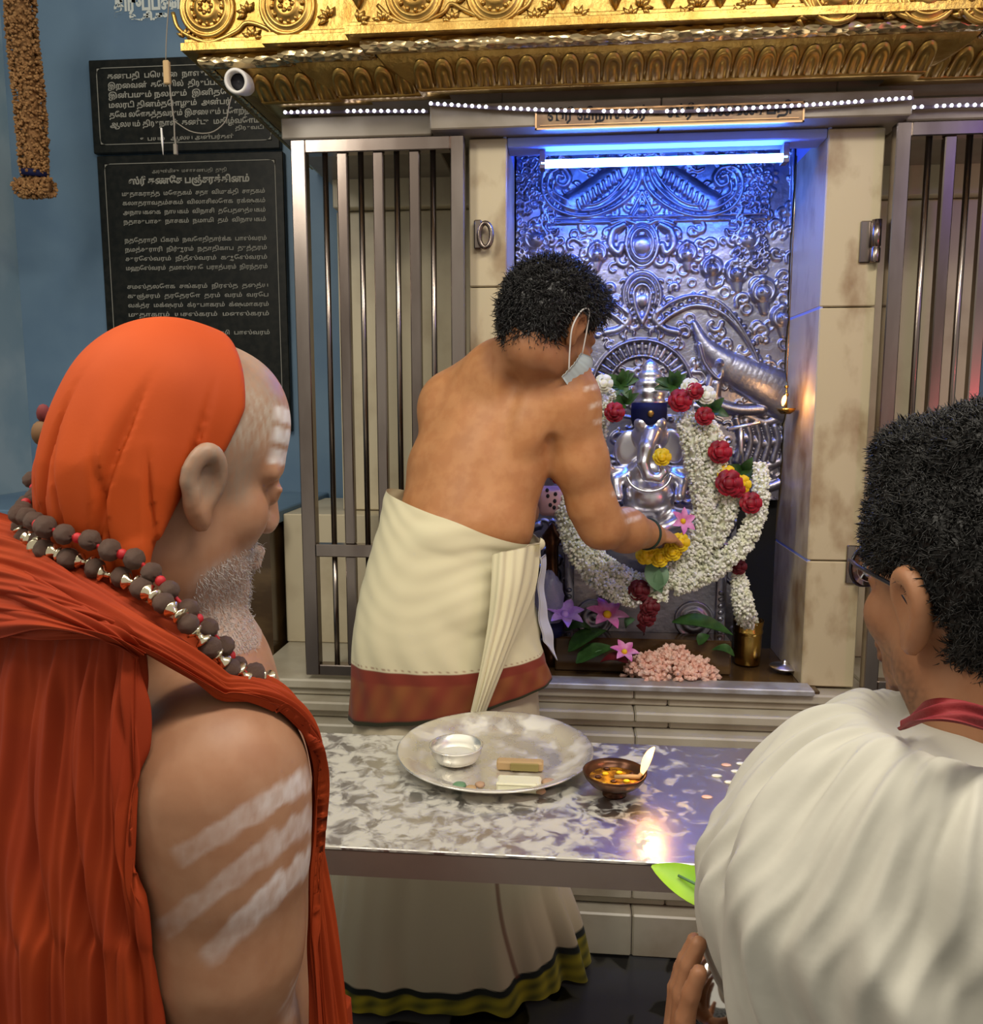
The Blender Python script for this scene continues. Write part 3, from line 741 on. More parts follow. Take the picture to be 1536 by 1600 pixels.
# ================================================================ LED STRIPS
def led(label, pts, Y, n):
    W = cr(np.array([P(a, b, Y) for a, b in pts]), n * 3 + 1)
    t = thing('led_strip', label, 'light strip', tuple(W[len(W) // 2]), group=None)
    MB().tube(W + np.array([0, .003, 0]), .0042, 6).build('strip_backing', M_['ledstrip'], t)
    d0 = None
    for i in range(n):
        q = W[i * 3 + 1]
        if random.random() < .07 and 0 < i < n - 1: continue
        if d0 is None:
            b = MB().ball((0, 0, 0), (.0042, .003, .0042), 8, 5)
            d0 = MESH('diode', np.array(b.V) + LOC[t], b.F, M_['led'], t, True); d0.location = tuple(q - np.array([0, .003, 0]) - LOC[t])
        else: inst(d0, t, q - np.array([0, .003, 0]))
led('short white LED strip over the left gate', [(443, 176), (550, 174), (669, 174)], 2.155, 22)
led('long sagging white LED strip across the niche lintel', [(670, 162), (850, 172), (1050, 174), (1250, 165), (1428, 153)], 2.112, 66)
led('white LED strip over the right gate', [(1424, 168), (1500, 165), (1580, 164)], 2.150, 13)

# ================================================================ NAME PLATE, TUBE LIGHT
a = P(836, 203, 2.12); b = P(1256, 203, 2.12); zt_ = P(1000, 166, 2.12)[2]
t = thing('name_plate', 'long engraved brass name plate on the lintel over the niche', 'sign', (a[0] / 2 + b[0] / 2, 2.12, a[2]))
MB().box(a[0], b[0], 2.122, 2.1295, a[2], zt_, .001).build('plate', mat('dull_brass_plate', (.20, .13, .07), .4, .6, col2=(.13, .08, .05), nscale=12), t)
brd = MB(); y_ = 2.120
for q in ((a[0], b[0], a[2], a[2] + .004), (a[0], b[0], zt_ - .004, zt_), (a[0], a[0] + .004, a[2], zt_), (b[0] - .004, b[0], a[2], zt_), (a[0] + .012, b[0] - .012, a[2] + .009, a[2] + .0105)): brd.box(q[0], q[1], y_, 2.1225, q[2], q[3])
brd.build('border', mat('copper_border', (.45, .26, .13), .35, .7), t)
lettering('engraved_name', 'ஸ்ரீ விநாயகர்  -  ஸ்ரீ பாலகணபதி', a[0] + .03, b[0] - .03, a[2] + .021, .027, 2.1215, M_['black'], t, .001)
a = P(846, 254, 2.235); b = P(1229, 249, 2.235); zc = (a[2] + b[2]) / 2
t = thing('tube_light', 'glowing blue white tube light under the niche ceiling', 'lamp', ((a[0] + b[0]) / 2, 2.24, zc))
MB().tube([(a[0], 2.235, zc), ((a[0] + b[0]) / 2, 2.235, zc), (b[0], 2.235, zc)], .0105, 12).build('glowing_tube', M_['tubeglow'], t, True)
MB().box(a[0] - .004, a[0] + .010, 2.225, 2.262, zc - .012, 2.093).box(b[0] - .010, b[0] + .004, 2.225, 2.262, zc - .012, 2.093).box(a[0], b[0], 2.25, 2.262, 2.088, 2.094).build('fitting', M_['ledstrip'], t)

# ================================================================ SECURITY CAMERA, CORD, DRY GARLAND
q = P(372, 128, 2.0)
t = thing('security_camera', 'white round security camera hanging under the cornice corner', 'camera', (q[0], 2.0, q[2] + .08))
d = np.array([.10, -1, -.25]); d /= np.linalg.norm(d); u_ = np.cross(d, [0, 0, 1]); u_ /= np.linalg.norm(u_); Mx = np.stack([u_, np.cross(d, u_) * -1, d], 1)
Mx = np.stack([u_, np.cross(d, u_), d], 1)
MB().lathe([(0, -.07), (.022, -.07), (.025, -.06), (.028, .0), (.028, .016), (.0255, .020), (.0205, .020), (.0195, .006), (.0185, -.012)], q, 26, Mx).build('housing', M_['white'], t, True)
MB().lathe([(.0185, -.008), (.0185, -.006), (.0005, -.004)], q, 22, Mx).build('lens', M_['dark'], t, True)
MB().tube([q - d * .05, q - d * .05 + np.array([0, .01, .04]), q + np.array([0.0, .055, .085])], .008, 8).lathe([(0, -.006), (.03, -.006), (.03, .004), (0, .006)], q + np.array([0, .055, .085]), 18).build('bracket', M_['white'], t, True)
Yc = 1.93
t = thing('hanging_wire', 'thin hanging wire with pale connector dangling in front of the plaques', 'wire', tuple(P(262, 0, Yc)))
W = [P(x, y, Yc) for x, y in ((268, -60), (264, 0), (260, 60), (259, 95))]
W2 = [P(x, y, Yc) for x, y in ((265, 130), (268, 160), (272, 190), (273, 215), (276, 235))]
MB().tube(cr(np.array(W), 12), .0013, 6).tube(cr(np.array(W2), 12), .0018, 6).build('cord', M_['cord'], t, True)
W3 = [P(x, y, Yc) for x, y in ((273, 190), (300, 206), (330, 207), (352, 190), (358, 165), (362, 150))]
MB().tube(cr(np.array(W3), 24), .0014, 6).build('loop_of_cord', M_['cord'], t, True)
p0, p1 = P(260, 95, Yc), P(264, 132, Yc); MB().box(p0[0] - .007, p0[0] + .007, Yc - .006, Yc + .006, p1[2], p0[2], .002).build('connector', M_['tan'], t)
p0, p1 = P(252, 200, Yc), P(255, 242, Yc); MB().tube([p0, (p0 + p1) / 2, p1], [.0022, .0025, .0008], 6).build('needle_clip', M_['white'], t, True)
p0, p1 = P(274, 225, Yc), P(276, 242, Yc); MB().box(p0[0] - .004, p0[0] + .004, Yc - .004, Yc + .004, p1[2], p0[2], .001).build('end_plug', M_['cord'], t)

def bud_mesh(mb, c, d, L, r):
    """a small pointed bud, 5 sided"""
    d = d / (np.linalg.norm(d) + 1e-9); u = np.cross(d, [.3, .5, .8]); u /= np.linalg.norm(u); v = np.cross(d, u)
    V = [c]; n = 5
    for h, rr in ((.35, .6), (.75, 1.0)):
        for k in range(n):
            a = 2 * math.pi * k / n; V.append(c + d * L * h + r * rr * (math.cos(a) * u + math.sin(a) * v))
    V.append(c + d * L)
    Fc = [(0, 1 + (k + 1) % n, 1 + k) for k in range(n)] + [(1 + k, 1 + (k + 1) % n, 6 + (k + 1) % n, 6 + k) for k in range(n)] + [(6 + k, 6 + (k + 1) % n, 11) for k in range(n)]
    mb.add(V, Fc)
def strand(mb, pts, rad, dens, L=.012, r=.0035, rnd=.4):
    W = cr(np.array(pts, float), 60); seg = np.linalg.norm(np.diff(W, axis=0), axis=1); tot = seg.sum()
    rad = np.interp(np.linspace(0, 1, 60), np.linspace(0, 1, len(rad)), rad); T = np.gradient(W, axis=0); T /= np.linalg.norm(T, axis=1)[:, None]
    n = int(tot * dens)
    for i in range(n):
        f = random.random() * 59; j = int(f) if f < 59 else 58; q = W[j] + (W[j + 1] - W[j]) * (f - j); t_ = T[j]
        u = np.cross(t_, [0.1, 1, .2]); u /= np.linalg.norm(u); v = np.cross(t_, u); a = random.random() * 6.283
        o = math.cos(a) * u + math.sin(a) * v; R = rad[j]
        bud_mesh(mb, q + o * (R - L * .7), o + t_ * random.uniform(-rnd, rnd) + np.array([0, 0, -rnd * .3]), L * random.uniform(.8, 1.25), r * random.uniform(.8, 1.2))
    return W, rad
Yg = 2.55
pts = [P(x, y, Yg) for x, y in ((30, -60), (33, 40), (42, 120), (50, 200), (54, 275))]
t = thing('dried_garland', 'long dried brown flower garland hanging on the left wall', 'garland', tuple(pts[-1]))
mb = MB(); strand(mb, pts, [.043, .042, .043, .042, .038], 3300, .016, .005, .7); mb.build('dried_flowers', M_['dry'], t, kind='stuff')
MB().tube(cr(np.array(pts), 24), .030, 10).build('core', M_['dry'], t, True)
mb = MB(); c0 = P(54, 293, Yg); strand(mb, [c0 + np.array([-.055, 0, 0]), c0, c0 + np.array([.055, 0, 0])], [.026, .030, .026], 5000, .016, .005, .6)
mb.build('tassel', M_['dry'], t, kind='stuff')
MB().tube([c0 + np.array([-.05, 0, 0]), c0, c0 + np.array([.05, 0, 0])], .018, 10).build('tassel_core', M_['dry'], t, True)
MB().tube([P(x, y, Yg) for x, y in ((54, 268), (54, 277))], .040, 14).build('purple_tie', M_['navy'], t, True)

# ================================================================ SILVER RELIEF BACKDROP IN THE NICHE
YB = 2.505; gx = np.arange(-.160, .619, .0021); gz = np.arange(.72, 2.24, .0021)
H = np.zeros((len(gx), len(gz)))
def stamp(x, z, w, h, kind=0):
    i0, i1 = np.searchsorted(gx, [x - w, x + w]); k0, k1 = np.searchsorted(gz, [z - w, z + w])
    if i1 <= i0 or k1 <= k0: return
    d = np.sqrt((gx[i0:i1, None] - x)**2 + (gz[None, k0:k1] - z)**2) / w
    v = h * np.sqrt(np.clip(1 - d * d, 0, 1)) if kind == 0 else h * np.clip(1 - np.abs(d - .7) / .3, 0, 1)
    H[i0:i1, k0:k1] = np.maximum(H[i0:i1, k0:k1], v)
CX = 1003
def pz(px, py): q = P(px, py, YB); return q[0], q[2]
PXM = 2.0e-3
def stroke(pts, wd, h, sym=True, wd2=None):
    for s in ((0, 1) if sym else (0,)):
        pp = [((2 * CX - x) if s else x, y) for x, y in pts]
        W = np.array([pz(x, y) for x, y in pp]); L = np.linalg.norm(np.diff(W, axis=0), axis=1).sum()
        n = max(4, int(L / (min(wd, wd2 or wd) * PXM * .3))); W = cr(W, n)
        for i, (x, z) in enumerate(W):
            wv = wd + ((wd2 - wd) * i / (n - 1) if wd2 is not None else 0); stamp(x, z, wv * PXM, h * (wv / max(wd, wd2 or wd))**.5)
def dot(px, py, r, h, sym=True, kind=0):
    for s in ((0, 1) if sym else (0,)):
        x, z = pz((2 * CX - px) if s else px, py); stamp(x, z, r * PXM, h, kind)
for i in range(160):
    px, py = random.uniform(808, 1245), random.uniform(215, 1010); r = random.uniform(4, 11)
    dot(px, py, r, .004, False, 1)
for i in range(330):
    px, py = random.uniform(CX - 30, 1240), random.uniform(225, 900); a = random.uniform(0, 6.28); r = random.uniform(6, 15)
    stroke([(px + r * (1 - .14 * k) * math.cos(a + k * .8), py + r * (1 - .14 * k) * math.sin(a + k * .8)) for k in range(6)], random.uniform(1.8, 4.2), random.uniform(.004, .008))
for i in range(110):
    px, py = random.uniform(808, 866), random.uniform(225, 420); a = random.uniform(0, 6.28); r = random.uniform(5, 11)
    stroke([(px + r * (1 - .14 * k) * math.cos(a + k * .8), py + r * (1 - .14 * k) * math.sin(a + k * .8)) for k in range(6)], 2.4, .014)
# big scrolls at the top
for o, wv in ((0, 3.4), (9, 3.0), (17, 2.4)):
    stroke([(1003 + o, 262 - o * .2), (1012 + o, 296 - o), (1040 + o * .6, 322 - o), (1075, 337 - o), (1110 - o * .3, 338 - o), (1142 - o, 325 - o * .8), (1158 - o, 300), (1156 - o, 272 + o * .4), (1140 - o * .6, 260 + o * .7)], wv, .016)
stroke([(1140, 262), (1124, 266), (1116, 280), (1124, 292), (1136, 287), (1135, 276), (1128, 277)], 4, .018)
stroke([(1030, 262), (1060, 280), (1085, 300), (1112, 318)], 13, .017, wd2=17)
stroke([(1030, 300), (1060, 318), (1090, 326)], 6, .012)
for k in range(9): stroke([(1040 + k * 8, 268 + k * 6), (1036 + k * 8, 280 + k * 6)], 4, .020)
stroke([(985, 335), (1003, 300)], 2.5, .011); stroke([(991, 336), (1003, 314)], 2, .01); dot(1003, 328, 8, .014, False)
stroke([(860, 343), (1003, 340), (1195, 335)], 2.2, .014, False); stroke([(860, 350), (1195, 342)], 1.6, .010, False)
# crest medallion
for r, h in ((34, .010), (24, .016)):
    stroke([(CX + .72 * r * math.cos(a), 382 + r * math.sin(a)) for a in np.linspace(0, 6.29, 24)], 3.2, h, False)
dot(CX, 384, 15, .018, False); stroke([(1032, 352), (1048, 362), (1052, 384), (1040, 396), (1034, 384)], 6, .015); stroke([(1015, 350), (1030, 345), (1050, 350)], 4, .012)
# second crest: nested arches
for r, h in ((36, .013), (27, .017), (17, .013)):
    stroke([(CX + r * .8 * math.cos(a), 462 - r * math.sin(a) * 1.0) for a in np.linspace(-.5, math.pi / 2, 14)] , 3.4, h)
stroke([(CX + 14, 460), (CX + 9, 485), (CX, 505)], 4, .016); dot(CX, 470, 11, .014, False); stroke([(CX + 28, 480), (CX + 20, 500), (CX + 36, 515), (CX + 56, 520)], 6, .013)
# row of rounded hooded figures curving down to the right
for x, y, r in ((1073, 395, 17), (1112, 418, 17), (1150, 425, 19), (1192, 455, 21), (1222, 495, 19), (1168, 372, 22)):
    dot(x, y + 4, r * .62, .022); dot(x, y, r, .014, True, 1); dot(x - 4, y + 2, 3.2, .026); dot(x + 5, y + 3, 3.2, .026); dot(x, y - r * .8, r * .35, .016); stroke([(x, y + r * .6), (x + 2, y + r * 1.5)], r * .5, .012, wd2=r * .3)
# broad beaded arch and inner petal halo round the idol
for r, wv, h in ((0, 4, .013), (22, 3, .015)):
    stroke([(1025, 512 - r), (1050, 492 - r * .9), (1085, 478 - r * .7), (1125, 488 - r * .6), (1160, 522 - r * .3), (1186, 572), (1200, 640)], wv, h)
for t_ in np.linspace(0, 1, 20):
    q = cr(np.array([(1030, 500), (1085, 468), (1125, 478), (1165, 515), (1194, 580)]), 101)[int(t_ * 100)]; dot(q[0], q[1], 4.5, .013)
for r, wv, h in ((78, 3.4, .020), (54, 2.6, .014)):
    stroke([(CX + r * math.cos(a), 612 - r * 1.03 * math.sin(a)) for a in np.linspace(-.3, math.pi + .3, 40)], wv, h, False)
for a in np.linspace(-.1, math.pi + .1, 21):
    stroke([(CX + 58 * math.cos(a), 612 - 60 * math.sin(a)), (CX + 72 * math.cos(a), 612 - 74 * math.sin(a))], 4.0, .016, False)
# makara beasts left and right
stroke([(1084, 506), (1096, 532), (1112, 552), (1135, 570)], 5, .030, wd2=20); stroke([(1135, 572), (1165, 588), (1200, 605), (1230, 625)], 22, .036, wd2=34)
stroke([(1090, 540), (1100, 570), (1122, 592), (1128, 560)], 5, .030, wd2=4); dot(1122, 568, 8, .040); dot(1122, 568, 4, .046); stroke([(1118, 600), (1118, 628), (1150, 640), (1190, 640)], 9, .024)
stroke([(1110, 588), (1106, 612), (1124, 625)], 5, .022)
for k in range(6): stroke([(1150 + k * 15, 655 + k * 3), (1158 + k * 14, 690), (1150 + k * 14, 720)], 6, .016)
for k in range(8): stroke([(1165, 650 + k * 34), (1195, 660 + k * 34), (1225, 650 + k * 34)], 7, .014)
for x in (1238,): stroke([(x, 225), (x, 500), (x, 960)], 3, .012)
G = np.stack([gx[:, None] + 0 * H, YB - H, gz[None, :] + 0 * H], -1)
q = gridfaces(len(gx), len(gz))
ctr = G.reshape(-1, 3)[q].mean(1)
q = q[~((ctr[:, 2] < 1.17) & ((ctr[:, 0] > .50)))]
t = thing('silver_backdrop', 'embossed silver relief backdrop with scrolls and arches filling the niche', 'backdrop', (.23, YB, .72))
MESH('relief_sheet', G.reshape(-1, 3), q, M_['silver'], t, True)
MB().box(-.160, .50, YB + .0015, YB + .02, .72, 2.235).box(.50, .617, YB + .0015, YB + .02, 1.17, 2.235).build('backing_board', M_['black'], t)

# ================================================================ PEDESTAL, IDOL
YI = 2.33
a = P(882, 905, YI); b = P(1135, 905, YI)
px0, px1 = a[0], b[0]; ztop = P(1000, 846, YI)[2]
t = thing('idol_pedestal', 'ornate silver box pedestal under the white garlands', 'pedestal', ((px0 + px1) / 2, YI + .04, .709))
MB().box(px0 + .008, px1 - .008, YI + .006, YI + .15, .709, ztop - .015, .003).build('box', M_['silver'], t)
MB().box(px0 - .006, px1 + .006, YI - .006, YI + .155, ztop - .018, ztop, .004).build('top_slab', M_['silver'], t)
for xa in (px0 - .001, px1 - .027):
    m_ = MB().box(xa, xa + .028, YI - .004, YI + .02, .709, ztop - .0185, .003)
    for k in range(12): m_.ball((xa + .014, YI - .004, .722 + k * .0185), (.009, .004, .007), 8, 4)
    m_.build('corner_pillar', M_['silver'], t, True)
m_ = MB(); Mx = np.array([[1, 0, 0], [0, 0, -1], [0, 1, 0.]])
for xx in (px0 + .085, px1 - .085):
    m_.lathe([(.055, 0), (.055, .005), (.050, .007), (.045, .003), (.038, .003), (.034, .008), (.02, .009), (.018, .004), (.008, .004), (.001, .008)], (xx, YI + .006, .845), 28, Mx)
m_.build('medallions', M_['silver'], t, True, kind='stuff')
MB().box(P(868, 980, 2.28)[0], px1 + .008, 2.262, YI + .004, .709, .806, .004).build('base_step', M_['brownmarble'], t)

t = thing('ganesha_idol', 'silver seated elephant headed idol with tall crown and curled trunk', 'idol', tuple(P(1013, 846, YI + .02)))
def I(px, py, dy=0.): return P(px, py, YI + .03 + dy)
c = I(1013, 740)
f = Field(axis(c[0] - .17, c[0] + .17, .0024), axis(c[1] - .14, c[1] + .12, .0024), axis(ztop - .005, c[2] + .24, .0024))
f.ell(I(1013, 776), (.074, .06, .062), k=.02); f.ell(I(1013, 738, .01), (.058, .045, .05), k=.02)
f.ell(I(1016, 680, .0), (.047, .045, .052), k=.015); f.ell(I(1003, 662, -.025), (.022, .02, .022), k=.01); f.ell(I(1029, 662, -.025), (.022, .02, .022), k=.01)
f.ell(I(982, 700, .015), (.040, .010, .052), rotm(0, .25), k=.008); f.ell(I(1051, 697, .015), (.034, .010, .050), rotm(0, -.25), k=.008)
f.ell(I(982, 702, -.002), (.028, .008, .036), k=.006, sub=True); f.ell(I(1051, 700, -.002), (.024, .008, .036), k=.006, sub=True)
f.chain([I(1018, 678, -.035), I(1010, 700, -.060), I(1005, 724, -.072), I(1012, 744, -.076), I(1028, 747, -.076), I(1037, 737, -.074), I(1032, 729, -.074)], [.026, .021, .017, .015, .013, .011, .009], .008)
f.cone(I(1000, 700, -.045), I(996, 716, -.06), .007, .003, .004); f.cone(I(1030, 698, -.045), I(1036, 712, -.06), .007, .003, .004)
for s in (1, -1):
    X = lambda a: 1014 + s * a
    f.chain([I(X(30), 742, .01), I(X(52), 752, -.01), I(X(48), 776, -.04)], [.022, .017, .014], .01)
    f.chain([I(X(26), 736, .02), I(X(62), 735, .0), I(X(70), 712, -.02)], [.016, .013, .010], .008)
    f.ell(I(X(70), 705, -.02), (.014, .010, .018), k=.006)
    f.chain([I(X(20), 806, .0), I(X(58), 812, -.03), I(X(22), 826, -.06)], [.034, .028, .020], .012)
    f.cone(I(X(22), 826, -.06), I(X(4), 830, -.068), .018, .014, .008)
f.ell(I(1014, 838, -.01), (.115, .085, .022), k=.006)
V, Q = f.nets(); MESH('body', V, Q, M_['idol'], t, True)
cz = I(1014, 648)[2]; cc = I(1014, 648)
MB().lathe([(.040, .0), (.046, .006), (.044, .016), (.040, .024), (.044, .030), (.042, .044), (.036, .050), (.040, .056), (.037, .070), (.030, .076), (.033, .082), (.029, .094), (.021, .100), (.023, .106), (.017, .118), (.010, .124), (.001, .130)], cc + [0, 0, .024], 26).build('crown', M_['idol'], t, True)
hb_ = MB().lathe([(.001, -.034), (.044, -.030), (.049, -.012), (.050, .014), (.048, .032), (.040, .036), (.001, .037)], cc, 26).build('forehead_band', M_['navy'], t, True)
MB().ball(cc + [0, -.053, .004], (.009, .004, .010), 10, 6).build('gold_tilak', M_['goldsmooth'], hb_, True)
MB().tube([I(1014 + 34 * math.cos(a), 742 - 26 * math.sin(a), -.052 - .02 * abs(math.sin(a))) for a in np.linspace(math.pi, 2 * math.pi, 16)], .0045, 6).build('necklace', M_['idol'], t, True)

# ================================================================ FLOWERS AND GARLANDS IN THE NICHE
def rose(parent, c, r, m, name='rose', n=3, d=(0, -1, .2)):
    d = np.array(d, float); d /= np.linalg.norm(d); u = np.cross(d, [0, 0, 1.]); u /= np.linalg.norm(u); v = np.cross(d, u)
    mb = MB(); c = np.array(c, float)
    for L in range(n):
        R = r * (1 - .27 * L); k = 6 - L
        for i in range(k):
            a = 2 * math.pi * (i + .5 * L) / k; e = math.cos(a) * u + math.sin(a) * v; s_ = np.cross(d, e)
            w_ = R * 5.6 / k * .62; base = c + d * (-r * .3)
            V = [base, c + e * R * .62 - s_ * w_ + d * r * (.1 + .14 * L), c + e * R * .68 + s_ * w_ + d * r * (.1 + .14 * L), c + e * R - s_ * w_ * .6 + d * r * (.34 + .16 * L), c + e * R * 1.06 + d * r * (.30 + .16 * L), c + e * R + s_ * w_ * .6 + d * r * (.34 + .16 * L)]
            V2 = [p_ + d * .0012 for p_ in V]
            mb.add(V + V2, [(0, 2, 1), (1, 2, 5, 4, 3), (6, 7, 8), (7, 9, 10, 11, 8), (1, 3, 9, 7), (3, 4, 10, 9), (4, 5, 11, 10), (5, 2, 8, 11)])
    mb.ball(c + d * r * .1, r * .55, 10, 6)
    return mb.build(name, m, parent, True)
def leaf(parent, a, b, w_, m, name='leaf', up=(0, -.3, 1), curl=.15, n=9):
    a = np.array(a, float); b = np.array(b, float); d = b - a; L = np.linalg.norm(d); up = np.array(up, float); up -= d * (up @ d) / L**2; up /= np.linalg.norm(up); s_ = np.cross(d / L, up)
    V = []; 
    for sgn_ in (0, 1):
        for i in range(n):
            t_ = i / (n - 1); wv = w_ * math.sin(math.pi * min(1, t_**.8 * .97 + .02)) ** .8; c_ = a + d * t_ + up * (curl * L * math.sin(math.pi * t_)) - up * sgn_ * .0012
            V += [c_ - s_ * wv + up * wv * .35, c_, c_ + s_ * wv + up * wv * .35]
    Fc = []
    for i in range(n - 1):
        for k in (0, 1): Fc.append((i * 3 + k, i * 3 + k + 1, i * 3 + k + 4, i * 3 + k + 3)); o = n * 3; Fc.append((o + i * 3 + k + 1, o + i * 3 + k, o + i * 3 + k + 3, o + i * 3 + k + 4))
    return MESH(name, V, Fc, m, parent, True)
Yf = 2.245
def GP(lst, Y=Yf): return [P(x, y, Y + (z if z else 0)) for x, y, *zz in lst for z in [zz[0] if zz else 0]]
t = thing('flower_garland', 'thick inner white garland with red roses draped around the idol', 'garland', tuple(P(1010, 925, Yf)))
mb = MB(); mbc = MB()
for pts_, rad in (([(1068, 645, .02), (1082, 690, .01), (1092, 740), (1100, 790), (1092, 835), (1070, 870), (1045, 900), (1030, 915)], [.024, .028, .028, .027, .026, .026, .022]),
                  ([(1098, 655, .02), (1116, 690, .01), (1120, 735), (1108, 770), (1098, 800)], [.022, .025, .026, .026, .022]),
                  ([(1143, 768), (1132, 810), (1108, 848), (1075, 880), (1045, 903)], [.022, .026, .028, .026, .022]),
                  ([(950, 605, .04), (938, 640, .04), (925, 700, .04), (900, 760, .03), (888, 800), (905, 845), (940, 882), (975, 902), (1012, 915)], [.026, .026, .028, .03, .028, .028, .028, .026, .024])):
    W, R = strand(mb, GP(pts_), rad, 2900, .017, .0048, .5); mbc.tube(W, R * .62, 8)
mb.build('white_buds', M_['petalw'], t, kind='stuff'); mbc.build('string_core', M_['petalw'], t, True)
for px, py, r in ((1062, 627, .030), (1085, 612, .022), (1100, 651, .024), (1124, 707, .030), (960, 645, .026), (873, 745, .02)): rose(t, P(px, py, Yf - .02), r, M_['rose'])
for px, py in ((1103, 618), (943, 600), (1078, 606)): rose(t, P(px, py, Yf - .01), .024, M_['petalw'], 'white_flower')
t = thing('flower_garland', 'outer white garland hanging lower with red and yellow flowers', 'garland', tuple(P(1020, 945, Yf - .01)))
mb = MB(); mbc = MB()
for pts_, rad in (([(1187, 725, .02), (1190, 760), (1182, 805), (1160, 850), (1120, 885), (1085, 905), (1052, 918)], [.014, .018, .022, .025, .026, .024, .020]),
                  ([(880, 790), (896, 850), (930, 900), (965, 925), (1000, 935)], [.022, .026, .028, .026, .022]),
                  ([(1022, 905), (1028, 925), (1032, 938)], [.022, .024, .016])):
    W, R = strand(mb, GP(pts_, Yf - .015), rad, 2900, .017, .0048, .5); mbc.tube(W, R * .62, 8)
mb.build('white_buds', M_['petalw'], t, kind='stuff'); mbc.build('string_core', M_['petalw'], t, True)
for px, py, r in ((1138, 755, .034), (1172, 786, .028), (1150, 765, .022)): rose(t, P(px, py, Yf - .035), r, M_['rose'])
for px, py in ((1135, 742), (1158, 757)): rose(t, P(px, py, Yf - .02), .024, M_['yellow'], 'yellow_flower')
for px, py, r in ((998, 922, .028), (1015, 948, .026), (1010, 965, .024)): rose(t, P(px, py, Yf - .03), r, M_['darkrose'])
leaf(t, P(1012, 880, Yf - .035), P(1034, 926, Yf - .045), .022, M_['sage'], up=(0, -1, 0)); leaf(t, P(1040, 885, Yf - .035), P(1022, 925, Yf - .045), .018, M_['sage'], up=(0, -1, 0))
t = thing('leaf_bunch', 'dark green leaf bunches tucked behind the idol crown and garland', 'leaves', tuple(P(1010, 640, 2.36)))
for cx_, cy_, n in ((970, 600, 9), (1052, 602, 9), (1160, 735, 10), (1112, 640, 4), (975, 630, 4)):
    for k in range(n):
        a_ = random.uniform(0, 6.28); leaf(t, P(cx_, cy_, 2.30), P(cx_ + 30 * math.cos(a_), cy_ + 24 * math.sin(a_), 2.275), .013, M_['leaf'], up=(0, -1, .2))
def yellow(label, spots, Y, r, d=(0, -1, .3)):
    for (px, py), lb in zip(spots, label):
        g = thing('yellow_flower', lb, 'flower', tuple(P(px, py, Y)), group='yellow flowers on the idol')
        rose(g, P(px, py, Y), r, M_['yellow'], 'petals', 3, d)
yellow(['small yellow flower on the right of the idol trunk'], [(1034, 715)], 2.262, .024)
yellow(['leftmost yellow flower of the cluster under the wrist', 'middle yellow flower of the cluster under the wrist', 'rightmost yellow flower of the cluster under the wrist', 'topmost yellow flower beside the lotus in the hand'], [(1008, 868), (1030, 872), (1050, 862), (1062, 848)], 2.195, .025)
# bottom offerings on the niche floor
def FZ(px, py, z=.712): return PZ(px, py, z)
def lily(label, c, r, m, n=6, cat='flower', tilt=(0.2, -.6, 1), name='lotus_flower'):
    g = thing(name, label, cat, tuple(c)); d = np.array(tilt, float); d /= np.linalg.norm(d); u = np.cross(d, [0, 1, .1]); u /= np.linalg.norm(u); v = np.cross(d, u)
    for k in range(n):
        a_ = 2 * math.pi * k / n; e = math.cos(a_) * u + math.sin(a_) * v
        leaf(g, np.array(c) + e * r * .1, np.array(c) + e * r + d * r * .25, r * .26, m, 'petal', up=d, curl=.12, n=7)
    MB().ball(np.array(c) + d * r * .12, r * .2, 8, 5).build('flower_centre', M_['yellow'] if m is M_['pink'] else m, g, True)
lily('large pink lotus flower lying in front of the pedestal', P(948, 963, 2.262), .060, M_['pink'])
lily('violet flower leaning at the left edge of the niche floor', P(882, 962, 2.235), .056, M_['violet'], 7)
lily('small pink flower beside the peach petal heap', P(975, 1020, 2.20), .040, M_['pink'], 6)
lily('pink lotus bud held in the priest fingers', P(1066, 815, 2.215), .038, M_['pink'], 6, tilt=(.4, -.9, .4))
g = thing('petal_heap', 'heap of peach coloured petals on the niche floor', 'petals', (.27, 2.235, .709))
mb = MB(); c0 = np.array([P(1048, 1020, 2.235)[0], 2.235, .712])
for i in range(800):
    a_ = random.random() * 6.283; rr = math.sqrt(random.random()); x = c0[0] + .115 * rr * math.cos(a_); y = c0[1] + .045 * rr * math.sin(a_) * (.5 if math.sin(a_) > 0 else 1); z = .712 + (1 - rr ** 2.6) * (.060 + .012 * math.sin(x * 70)) * random.uniform(.7, 1.1)
    bud_mesh(mb, np.array([x, y, z]), np.array([random.uniform(-1, 1), random.uniform(-1, .3), random.uniform(-.2, 1)]), .028, .0075)
mb.build('loose_petals', M_['peach'], g, kind='stuff'); MB().ball(c0 + [0, 0, .004], (.10, .026, .050), 16, 8, bump=.06).build('heap_core', M_['peach'], g, True)
for lb, a_, b_ in (('dark green leaf left of the peach heap', (888, 1018, 2.235), (948, 985, 2.25)), ('second dark green leaf between lotus and sill', (900, 1036, 2.21), (960, 1012, 2.225)), ('large green leaf right of the peach heap near the tumbler', (1050, 972, 2.30), (1145, 992, 2.262))):
    g = thing('offering_leaf', lb, 'leaf', tuple(P(*a_))); leaf(g, P(*a_), P(*b_), .03, M_['leaf'], 'blade', up=(0, -.4, 1), curl=.1)
for (px, py), lb in zip(((900, 1040), (925, 1042), (1070, 1046), (1105, 1040), (1010, 1046)), ('fallen petal at the far left of the sill', 'fallen petal left of the peach heap on the sill', 'fallen petal on the sill below the peach heap', 'fallen petal between peach heap and tumbler', 'fallen petal below the small pink flower')):
    q = FZ(px, py, .719); o = MB().ball(q, (.010, .006, .0015), 8, 4).build('fallen_petal', M_['peach'], None, True, loc=q); tag(o, lb, 'petal')
